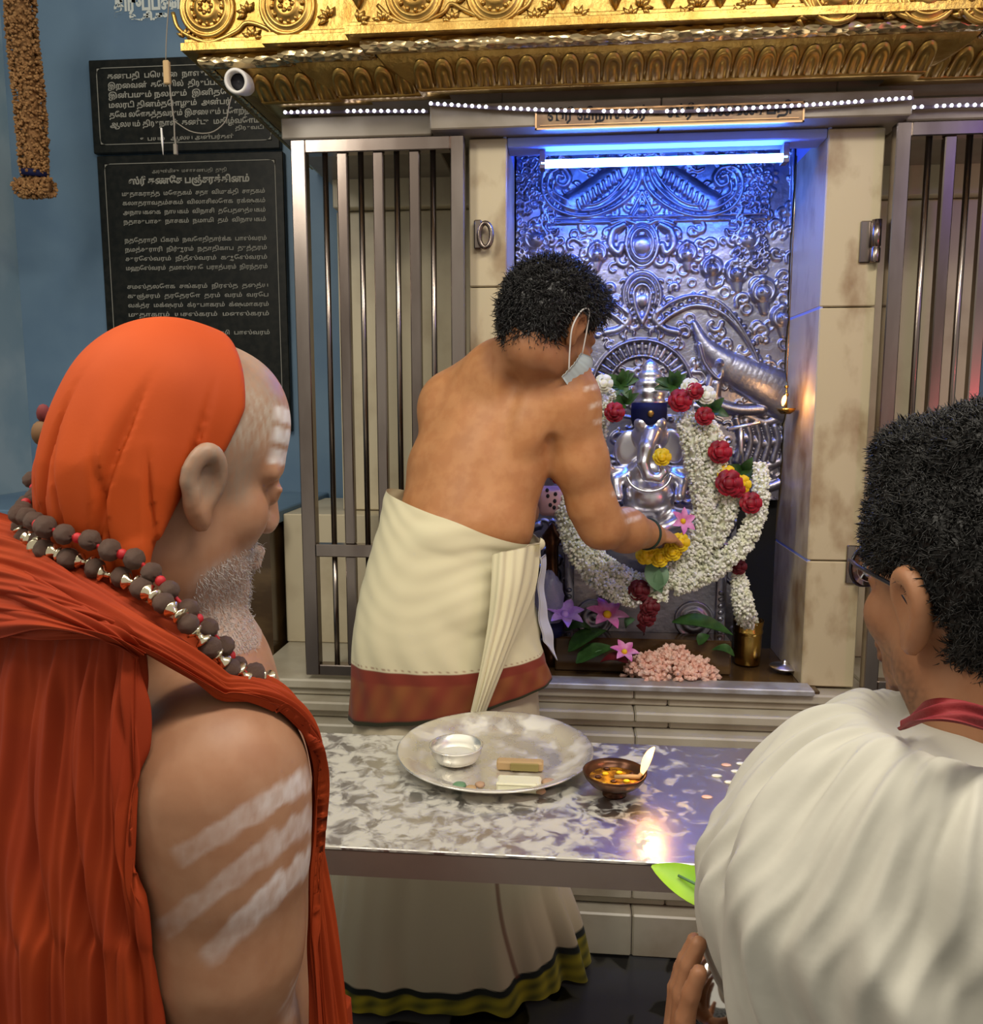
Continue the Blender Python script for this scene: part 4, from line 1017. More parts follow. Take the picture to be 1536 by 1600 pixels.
for k, (px, py, Yk, lb, mm) in enumerate(((905, 985, 2.25, 'curled green leaf on the dark step left of the pink lotus', 'leaf'), (985, 975, 2.25, 'olive leaf right of the pink lotus on the step', 'sage'), (1130, 1020, 2.24, 'dark leaf fragment left of the brass tumbler', 'leaf'), (935, 1020, 2.23, 'pale crumpled leaf under the pink lotus', 'sage'), (1000, 985, 2.24, 'maroon petal curl above the peach heap', 'darkrose'), (960, 1035, 2.20, 'maroon petal curl beside the small pink flower', 'darkrose'), (1100, 1000, 2.24, 'dark leaf behind the right end of the peach heap', 'leaf'))):
    g = thing('leaf_scrap', lb, 'leaf', tuple(P(px, py, Yk))); a_ = k * 1.9; leaf(g, P(px - 22 * math.cos(a_), py - 8 * math.sin(a_), Yk), P(px + 22 * math.cos(a_), py + 8 * math.sin(a_), Yk + .01), .016, M_[mm], 'blade', up=(0, -.5, 1), curl=.25)
q = FZ(1167, 1036); g = thing('brass_tumbler', 'brass tumbler on the niche floor catching a garland tail', 'tumbler', tuple(q))
MB().lathe([(.0, 0), (.034, 0), (.036, .004), (.037, .03), (.039, .085), (.039, .090), (.041, .092), (.041, .100), (.039, .102), (.042, .118), (.043, .128), (.040, .128), (.038, .118), (.035, .09), (.034, .01), (0, .008)], q, 30).build('cup', M_['brass'], g, True)
g = thing('garland_tail', 'short white garland tail hanging into the brass tumbler', 'garland', tuple(q + [0, 0, .12]))
mb = MB(); W, R = strand(mb, [P(1153, 895, 2.27), P(1157, 920, 2.27), P(1163, 950, 2.27), q + [0, 0, .115]], [.014, .022, .024, .026], 2600, .017, .0045, .5); mb.build('white_buds', M_['petalw'], g, kind='stuff')
MB().tube(W, R * .6, 8).build('string_core', M_['petalw'], g, True); rose(g, P(1153, 885, 2.255), .022, M_['darkrose'])
q = FZ(1226, 1046, .717); g = thing('small_dish', 'small silver lidded dish at the right end of the sill', 'dish', tuple(q))
MB().lathe([(0, 0), (.03, 0), (.034, .004), (.042, .008), (.040, .011), (.01, .014), (.006, .018), (.007, .024), (0, .028)], q, 24).build('dish', M_['idol'], g, True)
# hanging lamp at the right jamb with a small flame
q = P(1228, 640, 2.34); g = thing('hanging_oil_lamp', 'small brass hanging oil lamp with a flame at the right niche jamb', 'lamp', tuple(q))
MB().lathe([(0, -.012), (.012, -.012), (.022, -.004), (.026, .004), (.020, .004), (.010, -.004), (0, -.006)], q, 18).build('lamp_bowl', M_['brass'], g, True)
MB().tube([q + [0, .0, .0], q + [0, .005, .03], q + [0, .005, .075]], .0028, 6).ball(q + [0, .004, .04], .007, 8, 5).ball(q + [0, .005, .062], .006, 8, 5).build('stem', M_['brass'], g, True)
MB().tube([q + [0, .005, .075], q + [.0, .005, .5], q + [0, .005, 2.094 - q[2]]], .0012, 5).build('chain', M_['brass'], g, True)
def flame_mesh(q, d, L, r, name, parent):
    d = np.array(d, float); d /= np.linalg.norm(d); n = 12; pts_ = [np.array(q) + d * L * t_ + np.array([0, 0, .15 * L * math.sin(3 * t_)]) for t_ in np.linspace(0, 1, n)]
    return MB().tube(pts_, [r * max(.04, math.sin(math.pi * min(1, (t_ * .93 + .04)))**.7 * (1 - t_ * .45)) for t_ in np.linspace(0, 1, n)], 10).build(name, M_['flame'], parent, True)
flame_mesh(q + [-.012, -.012, .010], (.25, 0, 1), .030, .0075, 'flame', g)
q = P(1162, 664, 2.30); g = thing('metal_prop', 'thin metal rod with a flat crossbar leaning beside the garland', 'rod', tuple(P(1157, 715, 2.30)))
a_, b_ = P(1138, 671, 2.30), P(1188, 660, 2.30); MB().tube([a_, (a_ + b_) / 2, b_], [.006, .005, .004], 8).build('crossbar', M_['idol'], g, True)
MB().tube([P(1157, 668, 2.30), P(1158, 700, 2.30), P(1160, 728, 2.31)], .005, 8).build('rod', M_['idol'], g, True)
# items at the left jamb
g = thing('folded_cloth', 'pale pink folded cloth with black dots and a gilt edge beside the priest elbow', 'cloth', tuple(P(865, 808, 2.24)))
a_, b_ = P(840, 806, 2.24), P(880, 762, 2.24)
MB().box(a_[0], b_[0], 2.23, 2.30, a_[2], b_[2], .012).build('cloth_fold', M_['pinkcloth'], g, True)
m_ = MB()
for x, y in ((855, 766), (868, 772), (856, 775), (867, 783), (860, 789), (866, 793)): m_.ball(P(x, y, 2.229), (.005, .002, .006), 8, 4)
m_.build('black_dots', M_['black'], g, True, kind='stuff')
m_ = MB()
for k in range(5): m_.ball(P(889, 764 + k * 11, 2.236), (.011, .006, .008), 8, 4)
m_.build('gilt_edge', M_['cap'], g, True)
g = thing('ornate_post', 'dark ornate post standing left of the idol pedestal', 'post', tuple(P(862, 930, 2.33)))
q = P(862, 930, 2.33); 
MB().lathe([(.0, .71 - q[2]), (.04, .71 - q[2]), (.03, .77 - q[2]), (.018, .80 - q[2]), (.02, .9 - q[2]), (.028, .92 - q[2]), (.018, .95 - q[2]), (.018, 1.05 - q[2]), (.03, 1.08 - q[2]), (.0, 1.12 - q[2])], q, 20).build('post_body', M_['bronze'], g, True)
q = P(856, 915, 2.26); g = thing('crumpled_bag', 'lavender crumpled plastic bag at the left side of the niche', 'bag', (q[0], 2.26, .709))
MB().ball(q + [0, 0, -.045], (.045, .035, .085), 26, 16, bump=.10, bf=4).build('bag_body', M_['lavender'], g, True)
MB().lathe([(.0, -.105), (.04, -.105), (.045, -.07), (.0, -.06)], q + [0, 0, -.035], 14).build('bag_base', M_['navy'], g, True)

# ================================================================ STEEL TABLE AND WHAT STANDS ON IT
TZ = .800
APR = mat('satin_steel_apron', (.50, .42, .36), .42, .85, col2=(.40, .33, .28), nscale=3)
t = thing('steel_table', 'long ash smeared stainless steel table in front of the shrine', 'table', (-.05, 1.34, 0))
a0, a1, b0, b1 = -.80, .78, 1.132, 1.552
MB().box(a0, a1, b0, b1, TZ - .006, TZ, .0015).build('table_top', M_['table'], t)
for y0_, y1_ in ((b0 + .001, b0 + .004), (b1 - .004, b1 - .001)): MB().box(a0 + .002, a1 - .002, y0_, y1_, TZ - .046, TZ - .0065).build('apron', APR, t)
for x0_ in (a0 + .002, a1 - .005): MB().box(x0_, x0_ + .003, b0 + .005, b1 - .005, TZ - .046, TZ - .0065).build('apron', M_['steel'], t)
for x0_ in (a0 + .01, a1 - .05):
    for y0_ in (b0 + .01, b1 - .05): MB().box(x0_, x0_ + .04, y0_, y0_ + .04, .0, TZ - .0065, .003).build('leg', M_['steel'], t)
pc = np.array([-.128, 1.452, TZ]); 
t = thing('steel_plate', 'large round steel plate dusted with ash on the table', 'plate', tuple(pc))
MB().lathe([(.0, .000), (.125, .000), (.140, .006), (.160, .018), (.176, .022), (.1795, .0245), (.1795, .0265), (.176, .0262), (.159, .0205), (.146, .0125), (.136, .0075), (.128, .0045), (.124, .0028), (.118, .0024), (.0005, .0022)], pc, 72).build('plate_body', M_['plate'], t, True)
q = PZ(713, 1190, TZ + .004); t = thing('steel_bowl', 'small steel bowl of ash standing at the left of the plate', 'bowl', tuple(q))
MB().lathe([(0, 0), (.026, 0), (.038, .006), (.045, .018), (.047, .030), (.049, .031), (.049, .033), (.046, .033), (.043, .019), (.036, .008), (0, .005)], q, 40).build('bowl_body', M_['plate'], t, True)
MB().lathe([(.001, .016), (.02, .015), (.041, .012), (.041, .010), (.0, .009)], q, 24).build('ash', mat('white_ash', (.6, .58, .5), .9, bump=.6, bscale=60), t, True)
q = PZ(812, 1232, TZ + .004); t = thing('paper_packet', 'folded cream paper packet lying on the plate', 'packet', tuple(q))
MB().box(q[0] - .038, q[0] + .036, q[1] - .020, q[1] + .018, q[2], q[2] + .016, .003).build('packet_body', M_['paper'], t)
MB().box(q[0] - .039, q[0] + .030, q[1] - .021, q[1] - .012, q[2] + .013, q[2] + .018, .002).build('folded_flap', M_['paper'], t)
q = PZ(815, 1207, TZ + .004); t = thing('paper_packet', 'tan folded paper strip behind the cream packet on the plate', 'packet', tuple(q))
MB().box(q[0] - .045, q[0] + .038, q[1] + .004, q[1] + .024, q[2], q[2] + .017, .003).build('packet_body', M_['tan'], t)
MB().box(q[0] - .020, q[0] + .030, q[1] + .000, q[1] + .0035, q[2] + .002, q[2] + .016, .001).build('olive_band', mat('olive_paper', (.25, .20, .06), .7), t)
for (px, py, r), lb, m in zip(((857, 1222, .013), (845, 1236, .009), (736, 1232, .010), (718, 1227, .012), (750, 1226, .009)),
        ('brown biscuit like lump right of the cream packet', 'smaller brown crumb touching the cream packet', 'pinkish coin at the front of the plate', 'greenish brown petal near the front rim of the plate', 'tan crumb left of the cream packet'), ('cocoa', 'cocoa', 'tan', 'sage', 'cocoa')):
    q = PZ(px, py, TZ + .009); o = MB().ball(q, (r, r, .005), 12, 6, bump=.06).build('offering_crumb', M_[m], None, True, loc=q - [0, 0, .005]); tag(o, lb, 'crumb', 'crumbs on the plate')
q = np.array([.083, 1.338, TZ]); t = thing('oil_lamp', 'small dark bronze oil lamp bowl with burning wick right of the plate', 'lamp', tuple(q))
MB().lathe([(0, 0), (.020, 0), (.020, .003), (.014, .007), (.025, .014), (.042, .022), (.050, .032), (.0525, .038), (.0535, .041), (.051, .0415), (.047, .034), (.038, .024), (.02, .018), (0, .016)], q, 44).build('lamp_bowl', M_['bronze'], t, True)
MB().lathe([(0.0005, .029), (.02, .0292), (.0435, .0288), (.0435, .027), (0, .026)], q, 32).build('oil', M_['oil'], t, True)
wk = q + [.040, -.004, .034]; MB().tube([q + [.0, .0, .030], q + [.022, -.002, .033], wk, wk + [.006, 0, .010]], [.004, .004, .0045, .003], 8).build('wick', M_['tan'], t, True)
flame_mesh(wk + [.004, 0, .004], (.42, .0, 1), .052, .0088, 'flame', t)
for k in range(9):
    a_ = k * 2.4; r_ = .012 + .003 * k; c_ = q + [r_ * math.cos(a_) - .004, r_ * math.sin(a_), .031]; MB().ball(c_, (.006, .004, .003), 8, 4).build('floating_petal', M_['yellow'] if k % 2 else M_['bronze'], t, True)
pl_ = bpy.data.lights.new('lamp_flame_light', 'POINT'); pl_.energy = .35; pl_.color = (1, .5, .18); pl_.shadow_soft_size = .012
plo = bpy.data.objects.new('lamp_flame_light', pl_); C.objects.link(plo); plo.location = tuple(wk + [.022, -.012, .055])
pl2 = bpy.data.lights.new('niche_flame_light', 'POINT'); pl2.energy = .5; pl2.color = (1, .5, .18); pl2.shadow_soft_size = .01
plo = bpy.data.objects.new('niche_flame_light', pl2); C.objects.link(plo); plo.location = tuple(P(1228, 625, 2.28))
for (px, py), lb in zip(((1135, 1195), (1150, 1205), (1120, 1212), (1158, 1193), (1105, 1245), (1140, 1222)), ('pale petal nearest the table back edge', 'pale petal in the middle of the right table scatter', 'small pale petal left of the table scatter', 'petal farthest right in the table scatter', 'lone petal right of the lamp flame reflection', 'petal nearest the white shawl on the table')):
    q = PZ(px, py, TZ + .001); o = MB().ball(q, (.010, .007, .0016), 8, 4).build('scattered_petal', M_['peach'] if px % 2 else M_['petalw'], None, True, loc=q - [0, 0, .001]); tag(o, lb, 'petal', 'petals on the table')

# ================================================================ PEOPLE
def sstep(a, b, x): t_ = np.clip((x - a) / (b - a), 0, 1); return t_ * t_ * (3 - 2 * t_)
def screen(V):
    d = np.asarray(V, float) - np.array([0, 0, CZ]); c, s = math.cos(YAW), math.sin(YAW)
    x = d[:, 0] * c + d[:, 1] * s; y = -d[:, 0] * s + d[:, 1] * c
    dep = y * math.cos(PITCH) - d[:, 2] * math.sin(PITCH); up = y * math.sin(PITCH) + d[:, 2] * math.cos(PITCH)
    return 768 + F * x / dep, 800 - F * up / dep
def hand(f, w_, ex, ez, s=1.0, thumb=1, curl=(.35, .5, .4), spread=.06, tcurl=.3):
    """w_ wrist, ex toward the fingers, ez out of the back of the hand; thumb=+1 on the local +y side"""
    ex = np.array(ex, float); ex /= np.linalg.norm(ex); ez = np.array(ez, float); ez -= ex * (ez @ ex); ez /= np.linalg.norm(ez); ey = np.cross(ez, ex) * thumb
    L = lambda x, y, z: np.array(w_) + s * (x * ex + y * ey + z * ez); M = np.stack([ex, ey, ez], 1)
    f.ell(L(.045, 0, 0), np.array([.046, .038, .0135]) * s, M, k=.008 * s); f.ell(L(.022, .022, -.006), np.array([.028, .016, .013]) * s, M, k=.008 * s)
    for i, (y, Ls) in enumerate(((.029, (.040, .025, .020)), (.010, (.045, .028, .021)), (-.010, (.041, .026, .021)), (-.028, (.032, .020, .018)))):
        p = L(.080 - .004 * abs(i - 1), y, -.001); ang = 0; r = .0090 if i < 3 else .0078; sp = spread * (1.5 - i)
        for j, l in enumerate(Ls):
            ang += curl[j] * (1 + .08 * i); d = math.cos(ang) * (ex * math.cos(sp) + ey * math.sin(sp)) - math.sin(ang) * ez
            p2 = p + d * l * s; f.cone(p, p2, (r - .0006 * j) * s, (r - .0006 * (j + 1)) * s, k=.0035 * s); p = p2
    p = L(.015, .028, -.004); ang = .75
    for j, (l, r) in enumerate(((.034, .0125), (.030, .0105), (.024, .0095))):
        d = math.cos(ang) * ex + math.sin(ang) * ey - .25 * (j + 1) * tcurl * ez; d /= np.linalg.norm(d); p2 = p + d * l * s
        f.cone(p, p2, r * s, (r - .001) * s, k=.006 * s); p = p2; ang -= tcurl
def tufts(name, V, N_, n, L, r, m, parent, down=.7, rnd=.5, lift=.4):
    idx = RNG.choice(len(V), n, replace=len(V) < n); p = V[idx]; nn = N_[idx]
    rv = RNG.normal(size=(n, 3)) * rnd; d = nn * lift + np.array([0, 0, -down]) + rv; d -= nn * np.minimum(0, np.sum(d * nn, 1) - .25)[:, None]
    d /= np.linalg.norm(d, axis=1)[:, None]; s_ = np.cross(d, nn); s_ /= np.linalg.norm(s_, axis=1)[:, None] + 1e-9
    Ls = L * RNG.uniform(.6, 1.4, n)[:, None]; m1 = p + d * Ls * .55 + nn * Ls * .12; tip = p + d * Ls
    Vv = np.stack([p - s_ * r, p + s_ * r, p + nn * r * 1.2, m1 - s_ * r * .8, m1 + s_ * r * .8, m1 + nn * r, tip], 1).reshape(-1, 3)
    b = (np.arange(n) * 7)[:, None]; tri = np.array([[0, 1, 4], [0, 4, 3], [1, 2, 5], [1, 5, 4], [2, 0, 3], [2, 3, 5], [3, 4, 6], [4, 5, 6], [5, 3, 6]])
    Fc = (b[:, None] + tri[None]).reshape(-1, 3)
    return Vv, Fc
def vnorm(V, Q):
    n = np.cross(V[Q[:, 2]] - V[Q[:, 0]], V[Q[:, 3]] - V[Q[:, 1]]); out = np.zeros_like(V)
    for k in range(4): np.add.at(out, Q[:, k], n)
    return out / (np.linalg.norm(out, axis=1)[:, None] + 1e-12)
def noise3(V, f, seed=0):
    r = np.random.default_rng(seed); o = 0
    for i in range(7):
        k = r.normal(size=3) * f * (1 + .35 * i); o = o + np.sin(V @ k + r.uniform(0, 6.28)) / (1 + .25 * i)
    return o / 3.2
def hair_part(parent, o, M, s, h, cut, m, n, L, r, step=.003, nz=.004, down=.5, name='hair', lo=None, ext=()):
    """hair cap: the skull grown by h, cut away in front of the planes in `cut`, with tufts"""
    f = Field(axis(o[0] - .16 * s, o[0] + .16 * s, step), axis(o[1] - .16 * s, o[1] + .16 * s, step), axis(o[2] - .17 * s, o[2] + .21 * s, step))
    Lc = lambda x, y, z: np.array(o) + M @ (np.array([x, y, z]) * s)
    f.ell(Lc(-.012, 0, .038), (np.array([.098, .076, .086]) + h) * s, M, .02); f.ell(Lc(.026, 0, .055), (np.array([.062, .062, .060]) + h) * s, M, .02)
    f.ell(Lc(-.052, 0, .0), (np.array([.05, .058, .065]) + h * .6) * s, M, .02)
    for c, rr in ext: f.ell(Lc(*c), np.array(rr) * s, M, .02)
    X = f.a[0][:, None, None] - o[0]; Y = f.a[1][None, :, None] - o[1]; Z = f.a[2][None, None, :] - o[2]
    lx = (M[0][0] * X + M[1][0] * Y + M[2][0] * Z) / s; ly = (M[0][1] * X + M[1][1] * Y + M[2][1] * Z) / s; lz = (M[0][2] * X + M[1][2] * Y + M[2][2] * Z) / s
    for fn in cut:
        c = fn(lx, ly, lz) * s; k = .006; hh = np.clip(.5 - .5 * (f.D - c) / k, 0, 1); f.D = f.D + (c - f.D) * hh + k * hh * (1 - hh)
    f.D = (f.D - nz * (np.sin(lx * 260 + 3 * np.sin(lz * 120)) * np.sin(ly * 230 + 2 * np.sin(lx * 130)) * .6 + .5 * np.sin(lx * 130 + 1) * np.sin(lz * 150 + ly * 90))).astype(np.float32)
    V, Q = f.nets(); N_ = vnorm(V, Q)
    Vt, Ft = tufts('t', V, N_, n, L, r, m, parent, down)
    Fl = np.concatenate([Q[:, [0, 1, 2]], Q[:, [0, 2, 3]], Ft + len(V)])
    return MESH(name, np.concatenate([V, Vt]), Fl, m, parent, True)

# ---- right arm side elder in orange, from behind
sw = thing('person', 'person in orange headcloth and robe with bead necklaces, seen from behind at left', 'person', (-.36, .72, 0))
HS = np.array([.90, .97, 1.12])
Ms = rotm(math.radians(46), math.radians(10)); ear = P(322, 765, .650); oh = ear - Ms @ (np.array([-.010, -.088, -.002]) * HS)
xs = axis(-.62, -.02, .0030)
zs = np.concatenate([np.arange(0, .74, .014), np.arange(.74, oh[2] + .16, .0030)])
f = Field(xs, axis(.38, 1.02, .0030), zs)
head(f, oh, Ms, HS, zn=.84, xn=.86, brow=1)
sh = P(338, 1205, .60); R33 = rotm(math.radians(33))
fw = np.array([math.cos(math.radians(33)), math.sin(math.radians(33)), 0]); lf = np.array([-fw[1], fw[0], 0])
tc = sh + lf * .165 + fw * .0 + np.array([0, 0, -.10])
f.ell(tc, (.115, .165, .17), R33, .04); f.ell(tc + [0, 0, -.22], (.13, .155, .2), R33, .05); f.ell(tc + [0, 0, -.38], (.13, .165, .14), R33, .05)
nb = oh + Ms @ np.array([-.04, 0, -.07]); nk = sh + lf * .155 + fw * .01 + np.array([0, 0, .040])
f.cone(nb, nk, .052, .056, .03); f.cone(nk + [0, 0, -.015], sh + [0, 0, .005], .046, .046, .04); f.cone(nk, sh + lf * .33, .05, .05, .04)
f.chain([sh, P(350, 1330, .60), P(352, 1470, .60), P(355, 1640, .62), P(360, 1760, .66)], [.066, .0605, .056, .053, .043], .03)
f.ell(sh + [.0, 0, -.02], (.068, .066, .068), R33, .02)
el = P(360, 1760, .66); fd = fw * .10 + lf * .17 + np.array([0, 0, -.06]); f.cone(el, el + fd, .040, .028, .02)
hand(f, el + fd * 1.02, fd, [0, 0, 1], 1, 1)
shl = sh + lf * .33; f.chain([shl, shl + [0, .03, -.26], shl + [.05, .0, -.45]], [.06, .05, .04], .03)
for s_ in (.085, -.085):
    hp = tc + lf * s_ + [0, 0, -.42]; f.chain([hp, hp * [1, 1, 0] + [0, 0, .45], hp * [1, 1, 0] + [0, 0, .07]], [.085, .06, .04], .02); f.cone(hp * [1, 1, 0] + fw * -.02 + [0, 0, .04], hp * [1, 1, 0] + fw * .16 + [0, 0, .03], .038, .028, .02)
fs = f; V, Q = f.nets(); 
lv = (V - oh) @ Ms / HS; sx, sy = screen(V)
skin = np.array([.40, .205, .115]); col = np.tile(skin, (len(V), 1)) * (1 + .06 * noise3(V, 40, 1))[:, None]
def mixc(col, c, a): return col * (1 - a[:, None]) + np.array(c) * a[:, None]
nz_ = noise3(V, 500, 5); nz2 = noise3(V, 120, 6)
ishead = lv[:, 2] > -.13
face = ishead & (np.linalg.norm(lv, axis=1) < .16)
scalp = face * sstep(.030, .06, lv[:, 2] + .25 * (0.05 - lv[:, 0])) * sstep(.085, .06, lv[:, 0]) 
side = face * sstep(.06, .035, lv[:, 0]) * sstep(-.02, .0, lv[:, 2])
col = mixc(col, (.27, .22, .17), np.clip(np.maximum(scalp, side) * (.55 + .25 * nz_), 0, .8))
ht = face * sstep(.075, .05, np.abs(lv[:, 0] - .045)) * sstep(.02, .05, lv[:, 2]) * sstep(.09, .06, lv[:, 2]); col = mixc(col, (.62, .56, .47), np.clip(ht * (.22 + .35 * nz_), 0, .6))
beard = face * sstep(-.035, -.055, lv[:, 2] - .35 * (lv[:, 0] - .06)) * sstep(-.012, .02, lv[:, 0]) * sstep(-.16, -.12, lv[:, 2]); col = mixc(col, (.50, .42, .38), np.clip(beard * (.55 + .4 * nz_), 0, .85))
for a_ in (.030, .047, .064):
    st = face * sstep(.0075, .0045, np.abs(lv[:, 2] - a_ - .0 * lv[:, 1])) * sstep(.055, .07, lv[:, 0]) * (np.abs(lv[:, 1]) > .012); col = mixc(col, (.78, .74, .72), np.clip(st * (.85 + .3 * nz2), 0, 1))
near = sstep(.66, .63, V[:, 1])
for x0_, y0_, x1_, y1_, wd, al in ((275, 1345, 470, 1222, 17, .75), (250, 1458, 478, 1282, 17, .62), (318, 1502, 480, 1345, 17, .9), (440, 1600, 480, 1530, 14, .5)):
    d_ = np.array([x1_ - x0_, y1_ - y0_], float); L_ = np.linalg.norm(d_); d_ /= L_; ax_ = (sx - x0_) * d_[0] + (sy - y0_) * d_[1]; ay_ = -(sx - x0_) * d_[1] + (sy - y0_) * d_[0]
    m_ = near * sstep(wd + 4, wd - 5, np.abs(ay_ + 5 * nz2)) * sstep(-8, 14, ax_) * sstep(L_ + 30, L_, ax_) * (sy > 1180) * (.35 + .65 * ax_ / L_)
    col = mixc(col, (.70, .62, .60), np.clip(m_ * al * (1.0 + .45 * nz2 + .25 * nz_), 0, .95))
MESH('body', V, Q, M_['skin'], sw, True, col=np.clip(col, 0, 1))
bi = np.where((beard > .5) & (lv[:, 0] < .088))[0]; N_ = vnorm(V, Q)
Vt, Ft = tufts('b', V[bi], N_[bi], 2600, .005, .00028, None, None, .5, .5, .5); MESH('beard', Vt, Ft, mat('white_bristle', (.55, .50, .47), .7), sw, True, kind='stuff')

# headcloth
f = Field(axis(oh[0] - .17, oh[0] + .15, .0027), axis(oh[1] - .17, oh[1] + .17, .0027), axis(oh[2] - .20, oh[2] + .15, .0027))
Lh = lambda x, y, z: oh + Ms @ (np.array([x, y, z]) * HS)
g_ = .007
f.ell(Lh(-.014, 0, .035), np.array([.098, .076, .086]) * HS + g_, Ms, .02); f.ell(Lh(.028, 0, .048), np.array([.064, .063, .062]) * HS + g_, Ms, .02)
f.ell(Lh(-.050, 0, .005), (.052, .066, .075), Ms, .03)
f.cone(Lh(-.045, 0, -.01), P(170, 880, .665), .066, .046, .04)
f.cone(Lh(-.045, -.02, -.02), P(222, 868, .64), .056, .022, .03); f.cone(Lh(-.062, .03, -.02), P(115, 860, .70), .05, .035, .03)
X = f.a[0][:, None, None] - oh[0]; Y = f.a[1][None, :, None] - oh[1]; Z = f.a[2][None, None, :] - oh[2]
lx = Ms[0][0] * X + Ms[1][0] * Y + Ms[2][0] * Z; ly = Ms[0][1] * X + Ms[1][1] * Y + Ms[2][1] * Z; lz = Ms[0][2] * X + Ms[1][2] * Y + Ms[2][2] * Z
c = lx - (.030 + .10 * (lz - .0) - .9 * np.clip(.03 - lz, 0, 1) * .62) * 1.0
c = lx - np.interp(lz, [-.2, -.12, -.06, -.02, .03, .07, .12, .2], [-.050, -.040, -.036, -.020, .012, .024, .022, .02])
k = .008; hh = np.clip(.5 - .5 * (f.D - c) / k, 0, 1); D = f.D + (c - f.D) * hh + k * hh * (1 - hh)
wx = X * 1.0 + 0 * Y + 0 * Z; ph = np.arctan2(ly, -lx + .02); am = sstep(.10, .0, lz) 
vl = np.exp(-np.sin(ph * 6.3 + 1.0 * lz / .1 + .4) ** 2 * 30) + .7 * np.exp(-np.sin(ph * 10.1 - 1.1 * lz / .1 + 1.9) ** 2 * 22) * sstep(.04, -.02, lz)
fo = -1.1 * vl + .35 * (np.abs(np.sin(ph * 5.2 + 1.6 * lz / .1 + .3)) ** 2.2 * .9 + np.abs(np.sin(ph * 11 - 1.2 * lz / .1 + 1)) ** 2 * .45 + .35 * np.sin(ph * 21 + 2 * lz / .1)) - .7
f.D = (D - am * .0068 * fo).astype(np.float32)
fh = f
V, Q = f.nets(); MESH('headcloth', V, Q, M_['turban'], sw, True)

# robe: back panel, collar band, falling front edge
def folds(specs):
    def fn(u, v):
        o = 0
        for fr, am, ph, tw, sh_ in specs: o = o + am * (np.abs(np.sin(math.pi * (fr * v + ph + tw * u))) ** sh_ - .5)
        return o
    return fn
D_ = lambda px, py, Y, z=None: P(px, py, Y) if z is None else np.array([*P(px, py, Y)[:2], z])
ctrl = []
tops = [(-90, 960, .66), (-30, 965, .63), (30, 975, .60), (90, 985, .575), (140, 990, .56), (185, 998, .55), (214, 1008, .545), (222, 1015, .57)]
mids = [(-130, 1180, .64), (-60, 1185, .61), (10, 1190, .58), (75, 1195, .56), (130, 1200, .545), (180, 1205, .535), (216, 1210, .535), (226, 1215, .57)]
lows = [(-150, 1420, .63), (-75, 1425, .60), (0, 1430, .57), (70, 1430, .55), (130, 1435, .54), (185, 1440, .53), (228, 1445, .535), (240, 1450, .58)]
lo2 = [(-160, 1640, .62), (-80, 1640, .59), (0, 1640, .565), (70, 1640, .55), (135, 1640, .54), (195, 1640, .53), (243, 1640, .535), (256, 1640, .58)]
base = [P(*a) for a in lo2]; ctrl = [[P(*a) for a in tops], [P(*a) for a in mids], [P(*a) for a in lows], base, [b * [1, 1, 0] + [0, 0, .45] for b in base], [b * [1, 1, 0] + [0, .0, .04] for b in base]]
def dsp(u, v):
    g1 = np.abs(np.sin(math.pi * (6.3 * v + .5 * np.sin(2.4 * u + 1) + .35 * np.sin(9 * u)))) ** 1.6; g2 = np.abs(np.sin(math.pi * (13 * v - .9 * u + .25 * np.sin(14 * u + 9 * v)))) ** 1.4; g3 = np.sin(2 * math.pi * (27 * v + 1.5 * u))
    return (.0095 * g1 + .0042 * g2 + .0010 * g3 - .006) * (.55 + .45 * sstep(0, .10, u))
robe = sheet('robe_back', ctrl, 420, 260, M_['orange'], sw, dsp, .0015, body=(fs,))
ub = [(-90, 790, .72), (-20, 800, .70), (50, 825, .665), (140, 890, .625), (230, 955, .605), (320, 1008, .61), (395, 1078, .63), (448, 1165, .645), (486, 1285, .655), (515, 1430, .655), (540, 1600, .65), (552, 1720, .65)]
lb = [(-90, 985, .60), (-20, 992, .58), (60, 1000, .555), (150, 1000, .54), (225, 1022, .545), (305, 1066, .560), (375, 1112, .585), (436, 1178, .615), (474, 1272, .635), (488, 1430, .64), (490, 1600, .635), (490, 1720, .635)]
ctrl = []
for i in range(6):
    s_ = i / 5; row = []
    for a, b in zip(ub, lb):
        pt = P(*a) * (1 - s_) + P(*b) * s_; v_ = np.array([-.05, -1, .35]); row.append(pt + v_ * .016 * math.sin(math.pi * s_))
    ctrl.append(row)
ctrl = [[r[j] for r in ctrl] for j in range(len(ub))]
ctrl = ctrl + [[p * [1, 1, 0] + [0, 0, .35] for p in ctrl[-1]]]
def dsb(u, v):
    return .0062 * np.abs(np.sin(math.pi * (3.2 * v + .6 * np.sin(5 * u + .5) + .2 * np.sin(17 * u)))) ** 1.3 + .0032 * np.abs(np.sin(math.pi * (7.5 * v - 2.2 * u))) ** 1.5 + .0012 * np.sin(2 * math.pi * (15 * v + 3 * u)) - .004
sheet('robe_collar', ctrl, 420, 120, M_['orange'], sw, dsb, .0018, body=(fs,), mg=.009)
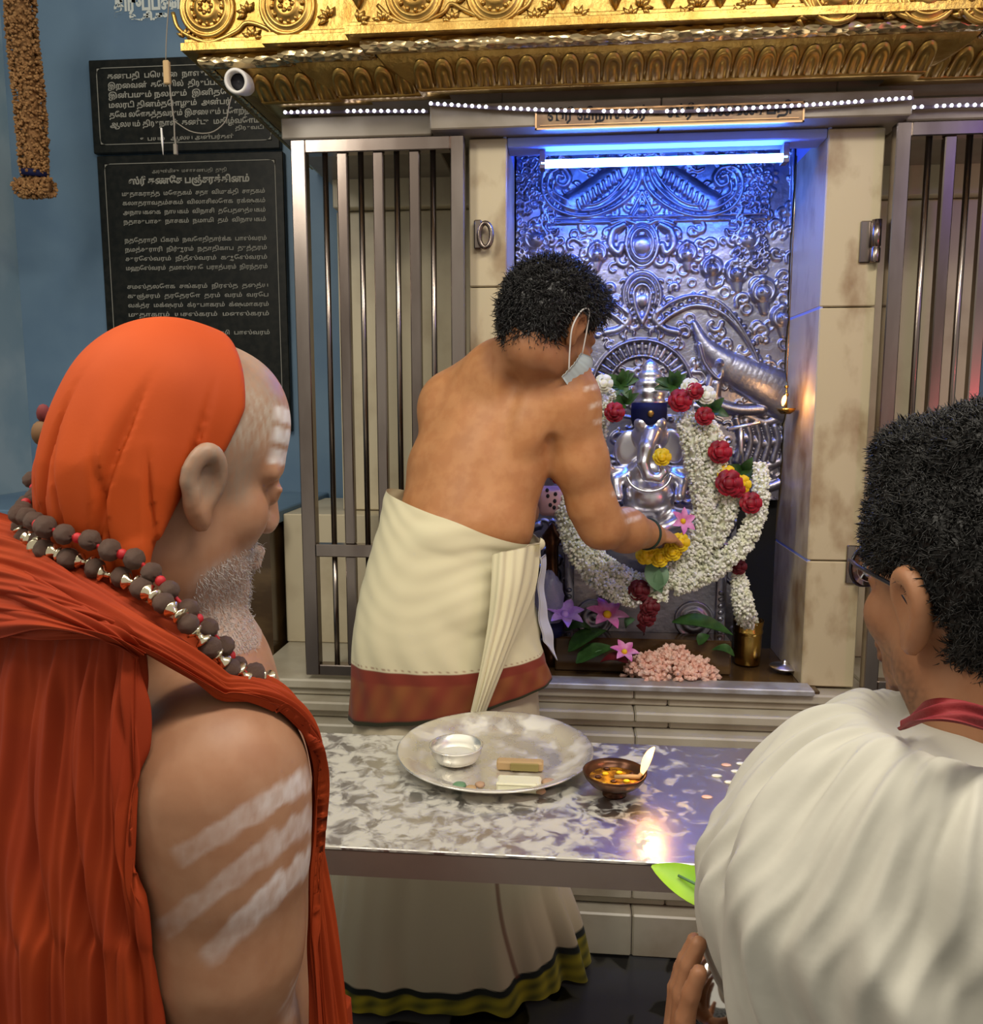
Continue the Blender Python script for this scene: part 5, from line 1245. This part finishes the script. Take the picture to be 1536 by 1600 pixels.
# cloth bunched at the left shoulder: crossing folds
ctrl = [[P(-90, 850, .70), P(-20, 862, .655), P(60, 905, .60), P(130, 950, .565), P(200, 985, .545), P(232, 1010, .55)],
        [P(-90, 900, .66), P(-20, 905, .615), P(55, 935, .57), P(120, 965, .545), P(185, 995, .535), P(225, 1020, .545)],
        [P(-90, 1010, .62), P(-20, 1000, .58), P(50, 985, .55), P(115, 990, .535), P(175, 1005, .53), P(215, 1030, .54)]]
sheet('shoulder_folds', ctrl, 60, 160, M_['orange'], sw, lambda u, v: .006 * np.abs(np.sin(math.pi * (2.4 * u + .8 * v + .2 * np.sin(8 * v)))) ** 1.5 + .002 * np.sin(2 * math.pi * (6 * u - v)) - .003, .0018, body=(fs,), mg=.014)
# lower robe to the floor around the legs
fc = tc * [1, 1, 0]
rings = []
for z_, w1, w2 in ((.80, .175, .14), (.72, .18, .145), (.5, .20, .16), (.2, .22, .18), (.04, .23, .19)): rings.append((fc - lf * w1 + [0, 0, z_], fc + lf * w1 + [0, 0, z_], w2))
ringloft('lower_robe', rings, 60, 180, M_['orange'], sw, lambda u, v: .012 * np.abs(np.sin(v * 9 + u * 2)) ** 1.5 + .004 * np.sin(v * 31))

# bead necklaces
def beads(pts, rad, m_parent, gap, caps, name):
    W = cr(np.array([P(*a) for a in pts]), 400)
    for b_ in (fs, fh, fs): W = b_.push(W, .011)
    for _ in range(12): W[1:-1] = (W[:-2] + 2 * W[1:-1] + W[2:]) / 4
    seg = np.r_[0, np.cumsum(np.linalg.norm(np.diff(W, axis=0), axis=1))]
    MB().tube(W[::6], .0018, 6).build(name + '_string', M_['red'], m_parent, True)
    d = rad; i = 0
    global bead0, cap0
    while d < seg[-1]:
        j = min(int(np.searchsorted(seg, d)), 398); q = W[j]; T = W[j + 1] - W[j]; T /= np.linalg.norm(T)
        e = Vector(T).to_track_quat('Z', 'Y').to_euler()
        if bead0 is None:
            b_ = MB().ball((0, 0, 0), (1, 1, .92), 20, 12, bump=.07, bf=5); bead0 = MESH('bead', np.array(b_.V) + LOC[m_parent], b_.F, M_['bead'], m_parent, True); o = bead0; o.location = tuple(q - LOC[m_parent])
        else: o = inst(bead0, m_parent, q)
        o.rotation_euler = e; rr = rad * random.uniform(.92, 1.06); o.scale = (rr,) * 3
        if caps:
            q2_j = min(int(np.searchsorted(seg, d + rad + gap / 2)), 399); q2 = W[q2_j]
            if cap0 is None:
                c_ = MB().lathe([(0, -1), (.95, -.95), (1, -.7), (.45, -.35), (.38, 0), (.45, .35), (1, .7), (.95, .95), (0, 1)], (0, 0, 0), 14); cap0 = MESH('metal_cap', np.array(c_.V) + LOC[m_parent], c_.F, M_['cap'], m_parent, True, label='shiny gilt bead cap'); o = cap0; o.location = tuple(q2 - LOC[m_parent])
            else: o = inst(cap0, m_parent, q2)
            o.rotation_euler = e; o.scale = (rad * .8, rad * .8, gap * .75)
        elif i % 2 == 0:
            q2 = W[min(int(np.searchsorted(seg, d + rad + gap / 2)), 399)]
            MB().ball(q2, (rad * .5, rad * .5, rad * .5), 8, 5).build('red_tuft', M_['red'], m_parent, True)
        d += 2 * rad + gap; i += 1
bead0 = cap0 = None
beads([(48, 740, .72), (60, 775, .70), (95, 797, .675), (125, 813, .655), (160, 838, .635), (203, 866, .615), (245, 902, .60), (280, 940, .60), (318, 975, .605), (350, 1010, .615), (375, 1050, .625), (390, 1090, .635)], .0086, sw, .0035, False, 'upper_necklace')
beads([(38, 780, .71), (50, 808, .69), (85, 833, .665), (120, 855, .645), (160, 880, .625), (210, 912, .600), (255, 942, .585), (292, 972, .583), (318, 1002, .590), (345, 1030, .600), (372, 1062, .612), (392, 1098, .625)], .0086, sw, .0085, True, 'lower_necklace')
# what shows behind the headcloth at the far left: knotted tuft on a staff
q = P(66, 660, .86); t = thing('wooden_staff', 'wooden staff with a knotted brown top just left of the orange headcloth', 'staff', (q[0], q[1], 0))
MB().tube([q * [1, 1, 0] + [0, 0, .0], q * [1, 1, 0] + [0, 0, .7], q + [0, 0, -.03]], .006, 12).build('staff_rod', M_['steel'], t, True)
MB().ball(q + [0, 0, -.012], (.012, .012, .014), 12, 8, bump=.05).build('knot', mat('brown_knot', (.16, .08, .03), .8), t, True)
MB().ball(q + [0.002, 0, .010], (.007, .007, .010), 10, 6, bump=.08).build('red_tip', mat('dull_red_tuft', (.16, .02, .02), .8), t, True)

# ---- the priest bending to the idol
pr = thing('person', 'person bending to the idol with bare back, cream cloth wrap and face mask', 'person', (-.10, 1.90, 0))
Mp = rotm(math.radians(46), math.radians(27)); ep = P(905, 512, 1.79); sp_ = 1.06; op = ep - Mp @ np.array([-.010, -.088, -.002]) * sp_
f = Field(axis(-.56, .42, .0042), axis(1.58, 2.52, .0042), np.concatenate([np.arange(0, .9, .012), np.arange(.9, 1.93, .0042)]))
head(f, op, Mp, sp_)
Bp = rotm(math.radians(66), math.radians(16)); Bq = rotm(math.radians(66), math.radians(4))
f.ell(P(775, 652, 1.955), (.108, .178, .135), Bp, .06); f.ell(P(742, 735, 1.92), (.112, .176, .135), Bp, .06)
f.ell(P(727, 815, 1.89), (.118, .168, .12), Bq, .05); f.ell(P(700, 930, 1.87), (.12, .160, .16), Bq, .05)
f.ell(P(792, 590, 1.965), (.07, .12, .065), Bp, .05); f.ell(P(790, 578, 1.90), (.06, .100, .078), Bp, .04)
nbp = op + Mp @ np.array([-.05, 0, -.07]) * sp_; nkp = P(838, 580, 1.93)
f.cone(nbp + [.012, 0, 0], nkp, .050, .066, .05)
shp = P(884, 634, 1.885); slp = P(700, 640, 2.00)
f.cone(nkp + [0, 0, -.02], shp + [0, 0, .018], .062, .056, .05); f.cone(nkp + [0, 0, -.02], slp + [0, 0, .02], .062, .055, .06)
f.ell(shp, (.076, .074, .088), Bp, .035); f.ell(slp, (.062, .058, .075), Bp, .04)
elp = P(940, 822, 1.94); wrp = P(1020, 836, 2.13)
f.chain([shp, P(905, 720, 1.90), P(925, 790, 1.925), elp, elp * .55 + wrp * .45, wrp], [.070, .062, .052, .049, .050, .033], .03)
hd = wrp - elp; hand(f, wrp, hd + np.array([.03, 0, .02]), [.2, -.4, 1], .98, 1, (.35, .55, .45))
f.chain([slp, P(735, 740, 2.10), P(820, 800, 2.16)], [.055, .047, .038], .03)
f.ell(P(818, 655, 1.855), (.045, .065, .085), Bp, .03)                         # shoulder blade
f.cone(P(800, 600, 1.825), P(742, 790, 1.75), .004, .004, .045, True)           # spine furrow
f.cone(P(862, 690, 1.83), P(868, 745, 1.84), .008, .006, .025, True)           # arm pit crease
f.cone(P(652, 772, 1.775), P(706, 842, 1.76), .004, .003, .010, True)          # waist fold
f.ell(P(690, 838, 1.85), (.09, .11, .05), Bq, .03)
for s_, yy in ((640, 1.86), (770, 1.93)):
    hp = P(s_ + 10, 980, yy); ft = hp * [1, 1, 0]; f.chain([hp, ft + [0, 0, .48], ft + [0, -.01, .08]], [.095, .065, .042], .02); f.cone(ft + [0, -.02, .035], ft + [.04, .10, .03], .038, .026, .02)
fp = f; V, Q = f.nets(); sx, sy = screen(V); lv = (V - op) @ Mp / sp_
col = np.tile(np.array([.47, .215, .085]), (len(V), 1)) * (1 + .07 * noise3(V, 22, 3))[:, None]
nz2 = noise3(V, 150, 6)
hb = sstep(.15, .11, np.linalg.norm(lv - [-.03, 0, -.02], axis=1)); col = mixc(col, (.26, .11, .05), hb * .7)
for x0_, y0_, x1_, y1_ in ((912, 608, 932, 604), (920, 636, 946, 628), (928, 660, 950, 655), (955, 772, 972, 768), (972, 800, 1004, 790), (978, 815, 1000, 808)):
    d_ = np.array([x1_ - x0_, y1_ - y0_], float); L_ = np.linalg.norm(d_); d_ /= L_; ax_ = (sx - x0_) * d_[0] + (sy - y0_) * d_[1]; ay_ = -(sx - x0_) * d_[1] + (sy - y0_) * d_[0]
    m_ = (V[:, 1] < 2.05) * sstep(6, 2, np.abs(ay_)) * sstep(-4, 4, ax_) * sstep(L_ + 5, L_ - 3, ax_); col = mixc(col, (.72, .58, .46), np.clip(m_ * (.6 + .4 * nz2), 0, .8))
MESH('body', V, Q, M_['skin'], pr, True, col=np.clip(col, 0, 1))
hair_part(pr, op, Mp, sp_, .020, [lambda x, y, z: (x - .045) * .8 - (z - .05) * .55, lambda x, y, z: -(z + .085) + .30 * np.clip(x + .02, 0, 1), lambda x, y, z: .040 - np.sqrt((x + .002)**2 + (z + .008)**2) - 2.0 * np.clip(.045 - np.abs(y), 0, 1), lambda x, y, z: np.minimum((x + .012), .02 - z)],
          M_['hair'], 9000, .020, .0012, .0042, .005, ext=(((.055, -.01, .105), (.045, .05, .03)),))
# mask with ear loops
eL = lambda x, y, z: op + Mp @ (np.array([x, y, z]) * sp_)
ctrl = [[eL(.03, -.075, -.035), eL(.075, -.062, -.020), (eL(.118, -.025, -.012)), eL(.124, .0, -.010), eL(.118, .025, -.012), eL(.03, .075, -.035)],
        [eL(.02, -.078, -.065), eL(.075, -.060, -.06), eL(.118, -.025, -.055), eL(.128, .0, -.05), eL(.118, .025, -.055), eL(.02, .078, -.065)],
        [eL(.01, -.068, -.100), eL(.06, -.052, -.105), eL(.105, -.02, -.110), eL(.112, .0, -.112), eL(.105, .02, -.110), eL(.01, .068, -.10)]]
fm_ = sheet('face_mask', ctrl, 16, 40, M_['maskc'], pr, lambda u, v: .0012 * np.sin(u * 38), .0012, towards=(.5, -1, 0))
MB().tube(cr(np.array([eL(.03, -.079, -.038), eL(.010, -.088, .010), eL(-.010, -.098, .036), eL(-.032, -.102, .022), eL(-.034, -.096, -.015), eL(-.012, -.086, -.050), eL(.015, -.076, -.085)]), 30), .0017, 6).build('ear_loop', M_['white'], fm_, True)
hdn = hd / np.linalg.norm(hd); u_ = np.cross(hdn, [0, 0, 1.]); u_ /= np.linalg.norm(u_); v_ = np.cross(u_, hdn)
wc = elp * .12 + wrp * .88; MB().tube([wc + .0375 * (math.cos(a) * u_ + math.sin(a) * v_) for a in np.linspace(0, 2 * math.pi, 30, endpoint=False)], .0042, 8, closed=True).build('wrist_thread', M_['green'], pr, True)

cream = np.array([.66, .60, .40]); redb = np.array([.20, .035, .02]); goldb = np.array([.28, .11, .03])
def cf(u, v):
    n = np.sin(v * 7 + 11 * u) * .5 + np.sin(v * 23 + 3 * u * 9) * .5
    a = sstep(.742, .750, u)[..., None]; g_ = (sstep(.80, .82, u) * sstep(.99, .95, u) * (.35 + .3 * n))[..., None]
    c = cream * (1 - a) + (redb * (1 - g_) + goldb * g_) * a
    l_ = (sstep(.725, .730, u) * sstep(.740, .735, u) * (np.sin(v * 160) > 0))[..., None] * .6
    c = c * (1 - l_) + redb * l_; e_ = sstep(.975, .985, u)[..., None]; return c * (1 - e_) + np.array([.03, .03, .015]) * e_
rings = [(P(604, 764, 1.90), P(846, 846, 1.90), .128), (P(588, 830, 1.88), P(843, 885, 1.90), .138), (P(563, 915, 1.87), P(836, 930, 1.90), .145), (P(550, 985, 1.86), P(838, 985, 1.90), .148),
         (P(548, 1045, 1.86), P(852, 1028, 1.90), .150), (P(546, 1118, 1.86), P(862, 1058, 1.90), .152)]
def dd(u, v):
    s_ = v % (2 * math.pi)
    h_ = .0022 * np.abs(np.sin(math.pi * (5 * u + 1.3 * np.cos(v + .9) + .3 * np.sin(3 * v)))) ** 1.8 * sstep(.60, .12, u) + .0014 * np.abs(np.sin(math.pi * (11 * u - 2.2 * np.cos(v * 1.0 + 2) + .4 * np.sin(4 * v)))) ** 2 * sstep(.7, .3, u)
    return h_ + .005 * np.sin(v * 5 + 3 * u) * u + .002 * np.sin(v * 17 + 5 * np.sin(4 * u)) * sstep(.2, 1, u) - .002
wcl = ringloft('waist_cloth', rings, 200, 240, M_['cloth'], pr, dd, cf, cap=False, body=(fp,))
lowc = np.array([.54, .46, .32])
def cf2(u, v):
    e0 = .895 - .085 * np.clip(np.cos(v), 0, 1) - .02 * np.clip(-np.cos(v), 0, 1)
    a = sstep(0, .007, u - e0)[..., None]; n = np.sin(v * 22 + 60 * u) * np.sin(v * 9 - 40 * u); g_ = np.clip(.55 + .5 * n, 0, 1)[..., None]
    c = lowc * (1 - a) + (np.array([.38, .32, .02]) * g_ + np.array([.07, .075, .012]) * (1 - g_)) * a
    k_ = (sstep(-.016, -.010, u - e0) * sstep(.030, .020, u - e0))[..., None]; c = c * (1 - k_) + np.array([.012, .016, .014]) * k_
    r_ = (sstep(.020, .012, np.abs(v - 5.17)) * (u < e0))[..., None] * .75; c = c * (1 - r_) + np.array([.16, .05, .03]) * r_
    return c
bl, br = PZ(512, 1528, .012), np.array([*P(906, 1470, 2.03)[:2], .012])
rings = [(P(562, 1075, 1.87), P(838, 1035, 1.90), .13), (P(545, 1200, 1.87), P(845, 1190, 1.91), .15), (P(524, 1360, 1.885), P(868, 1345, 1.93), .165), (P(516, 1450, 1.90), P(893, 1425, 1.965), .175), (bl, br, .165)]
def dl(u, v):
    r_ = .5 + .5 * np.cos(v - .0); a = .012 * u * (1 - .75 * sstep(.0, .8, 1 - r_))
    return a * np.sin(v * 15 + 2 * u) + .014 * u * np.sin(v * 6 + 2.2 * u + 1) + .008 * u * np.abs(np.sin(v * 3.5 + 1.5 * u)) ** 3 + .012 * u * r_ ** 3 * np.abs(np.sin(v * 11)) + .004 * u * np.sin(v * 23 + 6 * u)
ringloft('lower_dhoti', rings, 160, 320, M_['cloth'], pr, dl, cf2, cap=False, pw=2.2)
def plain(c): return lambda u, v: np.ones(u.shape + (3,)) * np.array(c)
yS = 1.725
ctrl = [[P(768, 866, 1.742), P(785, 862, 1.732), P(805, 858, 1.742), P(828, 852, 1.765), P(842, 850, 1.80)],
        [P(767, 915, 1.725), P(783, 915, 1.712), P(802, 915, 1.722), P(820, 912, 1.75), P(836, 910, 1.79)],
        [P(764, 965, 1.72), P(777, 968, 1.705), P(792, 972, 1.715), P(804, 972, 1.735), P(812, 975, 1.765)],
        [P(757, 1015, 1.715), P(766, 1018, 1.70), P(777, 1022, 1.708), P(786, 1025, 1.722), P(792, 1025, 1.745)],
        [P(747, 1065, 1.712), P(754, 1068, 1.698), P(762, 1070, 1.703), P(768, 1072, 1.712), P(774, 1072, 1.73)],
        [P(736, 1112, 1.71), P(742, 1114, 1.698), P(747, 1115, 1.70), P(752, 1116, 1.707), P(757, 1116, 1.72)]]
sheet('sash_end', ctrl, 140, 60, M_['cloth'], wcl, lambda u, v: .006 * np.abs(np.sin(math.pi * (2.5 * v + .4 * u))) ** 1.4 + .002 * np.sin(2 * math.pi * 5 * v + 4 * u) - .003, .002, plain(cream))
kf = Field(axis(-.06, .12, .003), axis(1.66, 1.86, .003), axis(1.0, 1.22, .003))
for a_, b_, r1, r2 in (((752, 858, 1.745), (778, 868, 1.725), .014, .018), ((778, 868, 1.725), (812, 853, 1.735), .018, .016), ((812, 853, 1.735), (842, 850, 1.785), .016, .014), ((770, 852, 1.735), (800, 880, 1.725), .012, .013), ((806, 852, 1.74), (832, 875, 1.76), .010, .007)): kf.cone(P(*a_), P(*b_), r1, r2, .006)
V, Q = kf.nets(); MESH('waist_knot', V, Q, M_['cloth'], wcl, True, col=np.tile(cream, (len(V), 1)))
ctrl = [[P(846, 872, 1.88), P(853, 866, 1.95)], [P(842, 930, 1.88), P(852, 935, 1.95)], [P(846, 985, 1.88), P(862, 985, 1.96)], [P(856, 1010, 1.89), P(870, 1032, 1.97)]]
sheet('white_towel_end', ctrl, 50, 10, M_['cloth'], pr, lambda u, v: .002 * np.sin(u * 20), .002, plain((.62, .62, .66)))

# ---- man at the right, white shawl
rm = thing('person', 'person with black hair and white shawl holding a leaf, seen from behind at right', 'person', (.36, .62, 0))
Mr = rotm(math.radians(90 + 14 + 5), math.radians(2)); er = P(1412, 952, .620); orr = er - Mr @ np.array([-.010, .088, -.002]) * .94
f = Field(axis(orr[0] - .36, orr[0] + .42, .0034), axis(.36, 1.0, .0034), np.concatenate([np.arange(0, .78, .014), np.arange(.78, orr[2] + .16, .0034)]))
head(f, orr, Mr, .94)
fr = np.array([-math.sin(math.radians(35)), math.cos(math.radians(35)), 0]); lr = np.array([-fr[1], fr[0], 0]); Rr = rotm(math.radians(125))
nbr = orr + Mr @ np.array([-.045, 0, -.07]); sc_ = P(1515, 1235, .64)
f.cone(nbr, sc_, .050, .052, .03)
tcr = sc_ + [0, 0, -.17] + fr * .02
f.ell(tcr, (.09, .15, .16), Rr, .04); f.ell(tcr + [0, 0, -.22], (.10, .145, .2), Rr, .05); f.ell(tcr + [0, 0, -.36], (.10, .15, .13), Rr, .05)
sl_ = P(1262, 1325, .63); sr_ = sc_ - lr * .125 + [0, 0, -.06]
f.cone(sc_ + [0, 0, -.02], sl_, .042, .042, .03); f.cone(sc_ + [0, 0, -.02], sr_, .05, .045, .04); 
import copy; frb = copy.copy(f); frb.D = f.D.copy()
wr_ = P(1052, 1750, .61); eb = P(1250, 1760, .60)
f.chain([sl_, P(1245, 1480, .60), eb], [.046, .042, .036], .03); f.cone(eb, wr_, .036, .027, .02)
f.chain([sr_, sr_ + [0.02, .02, -.25], sr_ + [-.05, .2, -.30]], [.05, .044, .03], .03)
hand(f, wr_, (.0, .05, 1), (-1, .0, 0), .90, -1, (.06, .12, .14), .02, .25)
for s_ in (.085, -.085):
    hp = tcr + lr * s_ + [0, 0, -.42]; g2 = hp * [1, 1, 0]; f.chain([hp, g2 + [0, 0, .45], g2 + [0, 0, .07]], [.085, .06, .04], .02); f.cone(g2 - fr * .02 + [0, 0, .04], g2 + fr * .16 + [0, 0, .03], .038, .028, .02)
fr_ = f; V, Q = f.nets(); lv = (V - orr) @ Mr / .94
col = np.tile(np.array([.36, .17, .085]), (len(V), 1)) * (1 + .06 * noise3(V, 40, 2))[:, None]
bd = (np.linalg.norm(lv, axis=1) < .15) * sstep(-.02, -.05, lv[:, 2] - .4 * (lv[:, 0] - .06)) * sstep(-.03, .01, lv[:, 0]); col = mixc(col, (.05, .03, .02), np.clip(bd * (.5 + .3 * noise3(V, 600, 9)), 0, .8))
MESH('body', V, Q, M_['skin'], rm, True, col=np.clip(col, 0, 1))
hair_part(rm, orr, Mr, .94, .010, [lambda x, y, z: (x - .066) * .8 - (z - .03) * .5, lambda x, y, z: -(z + .088) + .55 * np.clip(x + .03, 0, 1), lambda x, y, z: .030 - np.sqrt((x + .004)**2 + (z + .012)**2) - 2.0 * np.clip(.045 - np.abs(y), 0, 1), lambda x, y, z: np.minimum((x + .002), .022 - z)],
          M_['hair2'], 26000, .008, .0006, .0032, .0030, down=.1, ext=(((.050, 0, .112), (.055, .058, .036)), ((-.03, .0, .125), (.065, .062, .038)), ((-.08, 0, .06), (.04, .06, .06))))
# glasses
rL = lambda x, y, z: orr + Mr @ np.array([x, y, z]) * .94
for y in (1, -1):
    rim_ = MB().tube([rL(.104 - .010 * abs(math.cos(a)), y * .034 + .024 * math.cos(a), .012 + .018 * math.sin(a)) for a in np.linspace(0, 2 * math.pi, 26, endpoint=False)], .0016, 6, closed=True).build('spectacle_rim', M_['dark'], rm, True)
    MB().tube([rL(.095, y * .058, .020), rL(.06, y * .076, .020), rL(.0, y * .084, .012), rL(-.018, y * .084, -.004)], .0018, 6).build('spectacle_temple', M_['dark'], rm, True)
    MB().lathe([(.0, .0), (.022, .0), (.022, .0012), (0, .0012)], rL(.098, y * .034, .012), 20, Mr @ np.array([[0, 0, 1], [0, 1, 0], [-1, 0, 0.]]) @ np.diag([.75, 1, 1])).build('spectacle_lens', mat('clear_lens', (.9, .9, .9), .02, trans=1), rim_, True)
MB().tube([rL(.105, .011, .018), rL(.110, 0, .020), rL(.105, -.011, .018)], .0016, 6).build('spectacle_bridge', M_['dark'], rm, True)
ctrl = [[P(1430, 1118, .60), P(1455, 1095, .53), P(1500, 1090, .515), P(1560, 1110, .53), P(1620, 1120, .58)], [P(1400, 1135, .60), P(1440, 1128, .52), P(1500, 1125, .50), P(1570, 1145, .52), P(1640, 1150, .58)]]
sheet('red_collar_cloth', ctrl, 20, 60, mat('dark_red_cloth', (.22, .012, .015), .75, bump=.2, bscale=300), rm, lambda u, v: .002 * np.sin(v * 9 + u * 12), .002)
wht = np.array([.66, .64, .55])
rings = [(P(1420, 1150, .60), P(1600, 1145, .60), .055), (P(1348, 1122, .60), P(1680, 1130, .60), .080), (P(1275, 1155, .60), P(1750, 1170, .60), .100), (P(1195, 1222, .60), P(1800, 1220, .60), .115), (P(1142, 1288, .60), P(1850, 1290, .60), .125), (P(1112, 1345, .60), P(1880, 1360, .60), .130),
         (P(1102, 1400, .60), P(1890, 1420, .60), .132), (P(1118, 1490, .60), P(1890, 1500, .60), .132), (P(1150, 1580, .60), P(1880, 1590, .60), .132), (P(1190, 1700, .60), P(1870, 1700, .60), .132)]
rings.append((rings[-1][0] * [1, 1, 0] + [0, 0, .70], rings[-1][1] * [1, 1, 0] + [0, 0, .70], .13))
def ds(u, v):
    e = sstep(.02, .25, u)
    a = v + .55 * u
    return e * (.0078 * np.abs(np.sin(a * 5.3 + 1.2 * np.sin(7 * u) + .6)) ** 2.0 + .0052 * np.abs(np.sin(v * 12 - 3.5 * u + .8 * np.sin(9 * u + 4 * v))) ** 3 + .0028 * np.abs(np.sin(v * 21 + 4 * u + 1.1 * np.sin(13 * u))) ** 3 + .003 * np.sin(v * 9 - 16 * u + 2 * np.sin(v * 4)) + .0012 * np.sin(31 * v + 11 * u)) - .004
ringloft('white_shawl', rings, 260, 420, mat('white_muslin', (.52, .50, .43), .85, bump=.25, bscale=25, bdist=.004, sss=.0, spec=.2, sheen=.1), rm, ds, None, cap=True, body=(frb,), mg=.007, keep=.06)
fcr = tcr * [1, 1, 0]; rings = []
for z_, w1, w2 in ((.92, .165, .13), (.70, .18, .14), (.4, .19, .15), (.05, .21, .17)): rings.append((fcr - lr * w1 + [0, 0, z_], fcr + lr * w1 + [0, 0, z_], w2))
ringloft('lower_wrap', rings, 50, 160, M_['cloth'], rm, lambda u, v: .010 * np.abs(np.sin(v * 8 + u)) ** 1.5, lambda u, v: np.ones(u.shape + (3,)) * wht, body=(frb,), mg=.012)
# vessel and leaf he holds
q = P(1120, 1530, .655); t = thing('silver_pot', 'small shiny silver pot held in the raised hand at right', 'pot', tuple(q - [0, 0, .035]))
MB().lathe([(0, -.035), (.018, -.035), (.030, -.022), (.034, -.004), (.031, .010), (.020, .020), (.014, .024), (.013, .030), (.018, .034), (.018, .036), (.012, .036), (.010, .026), (0, .02)], q, 34).build('pot_body', mat('bright_steel', (.85, .82, .76), .12, 1.0), t, True)
t = thing('held_leaf', 'bright lime green leaf poking out beside the white shawl', 'leaf', tuple(P(1100, 1395, .66)))
leaf(t, P(1150, 1420, .66), P(1018, 1353, .70), .015, M_['lime'], 'blade', up=(0, -.7, .6), curl=.06, n=14)
MB().tube([P(1135, 1405, .655), P(1100, 1388, .662), P(1060, 1368, .683)], .0012, 5).build('midrib', M_['sage'], t, True)
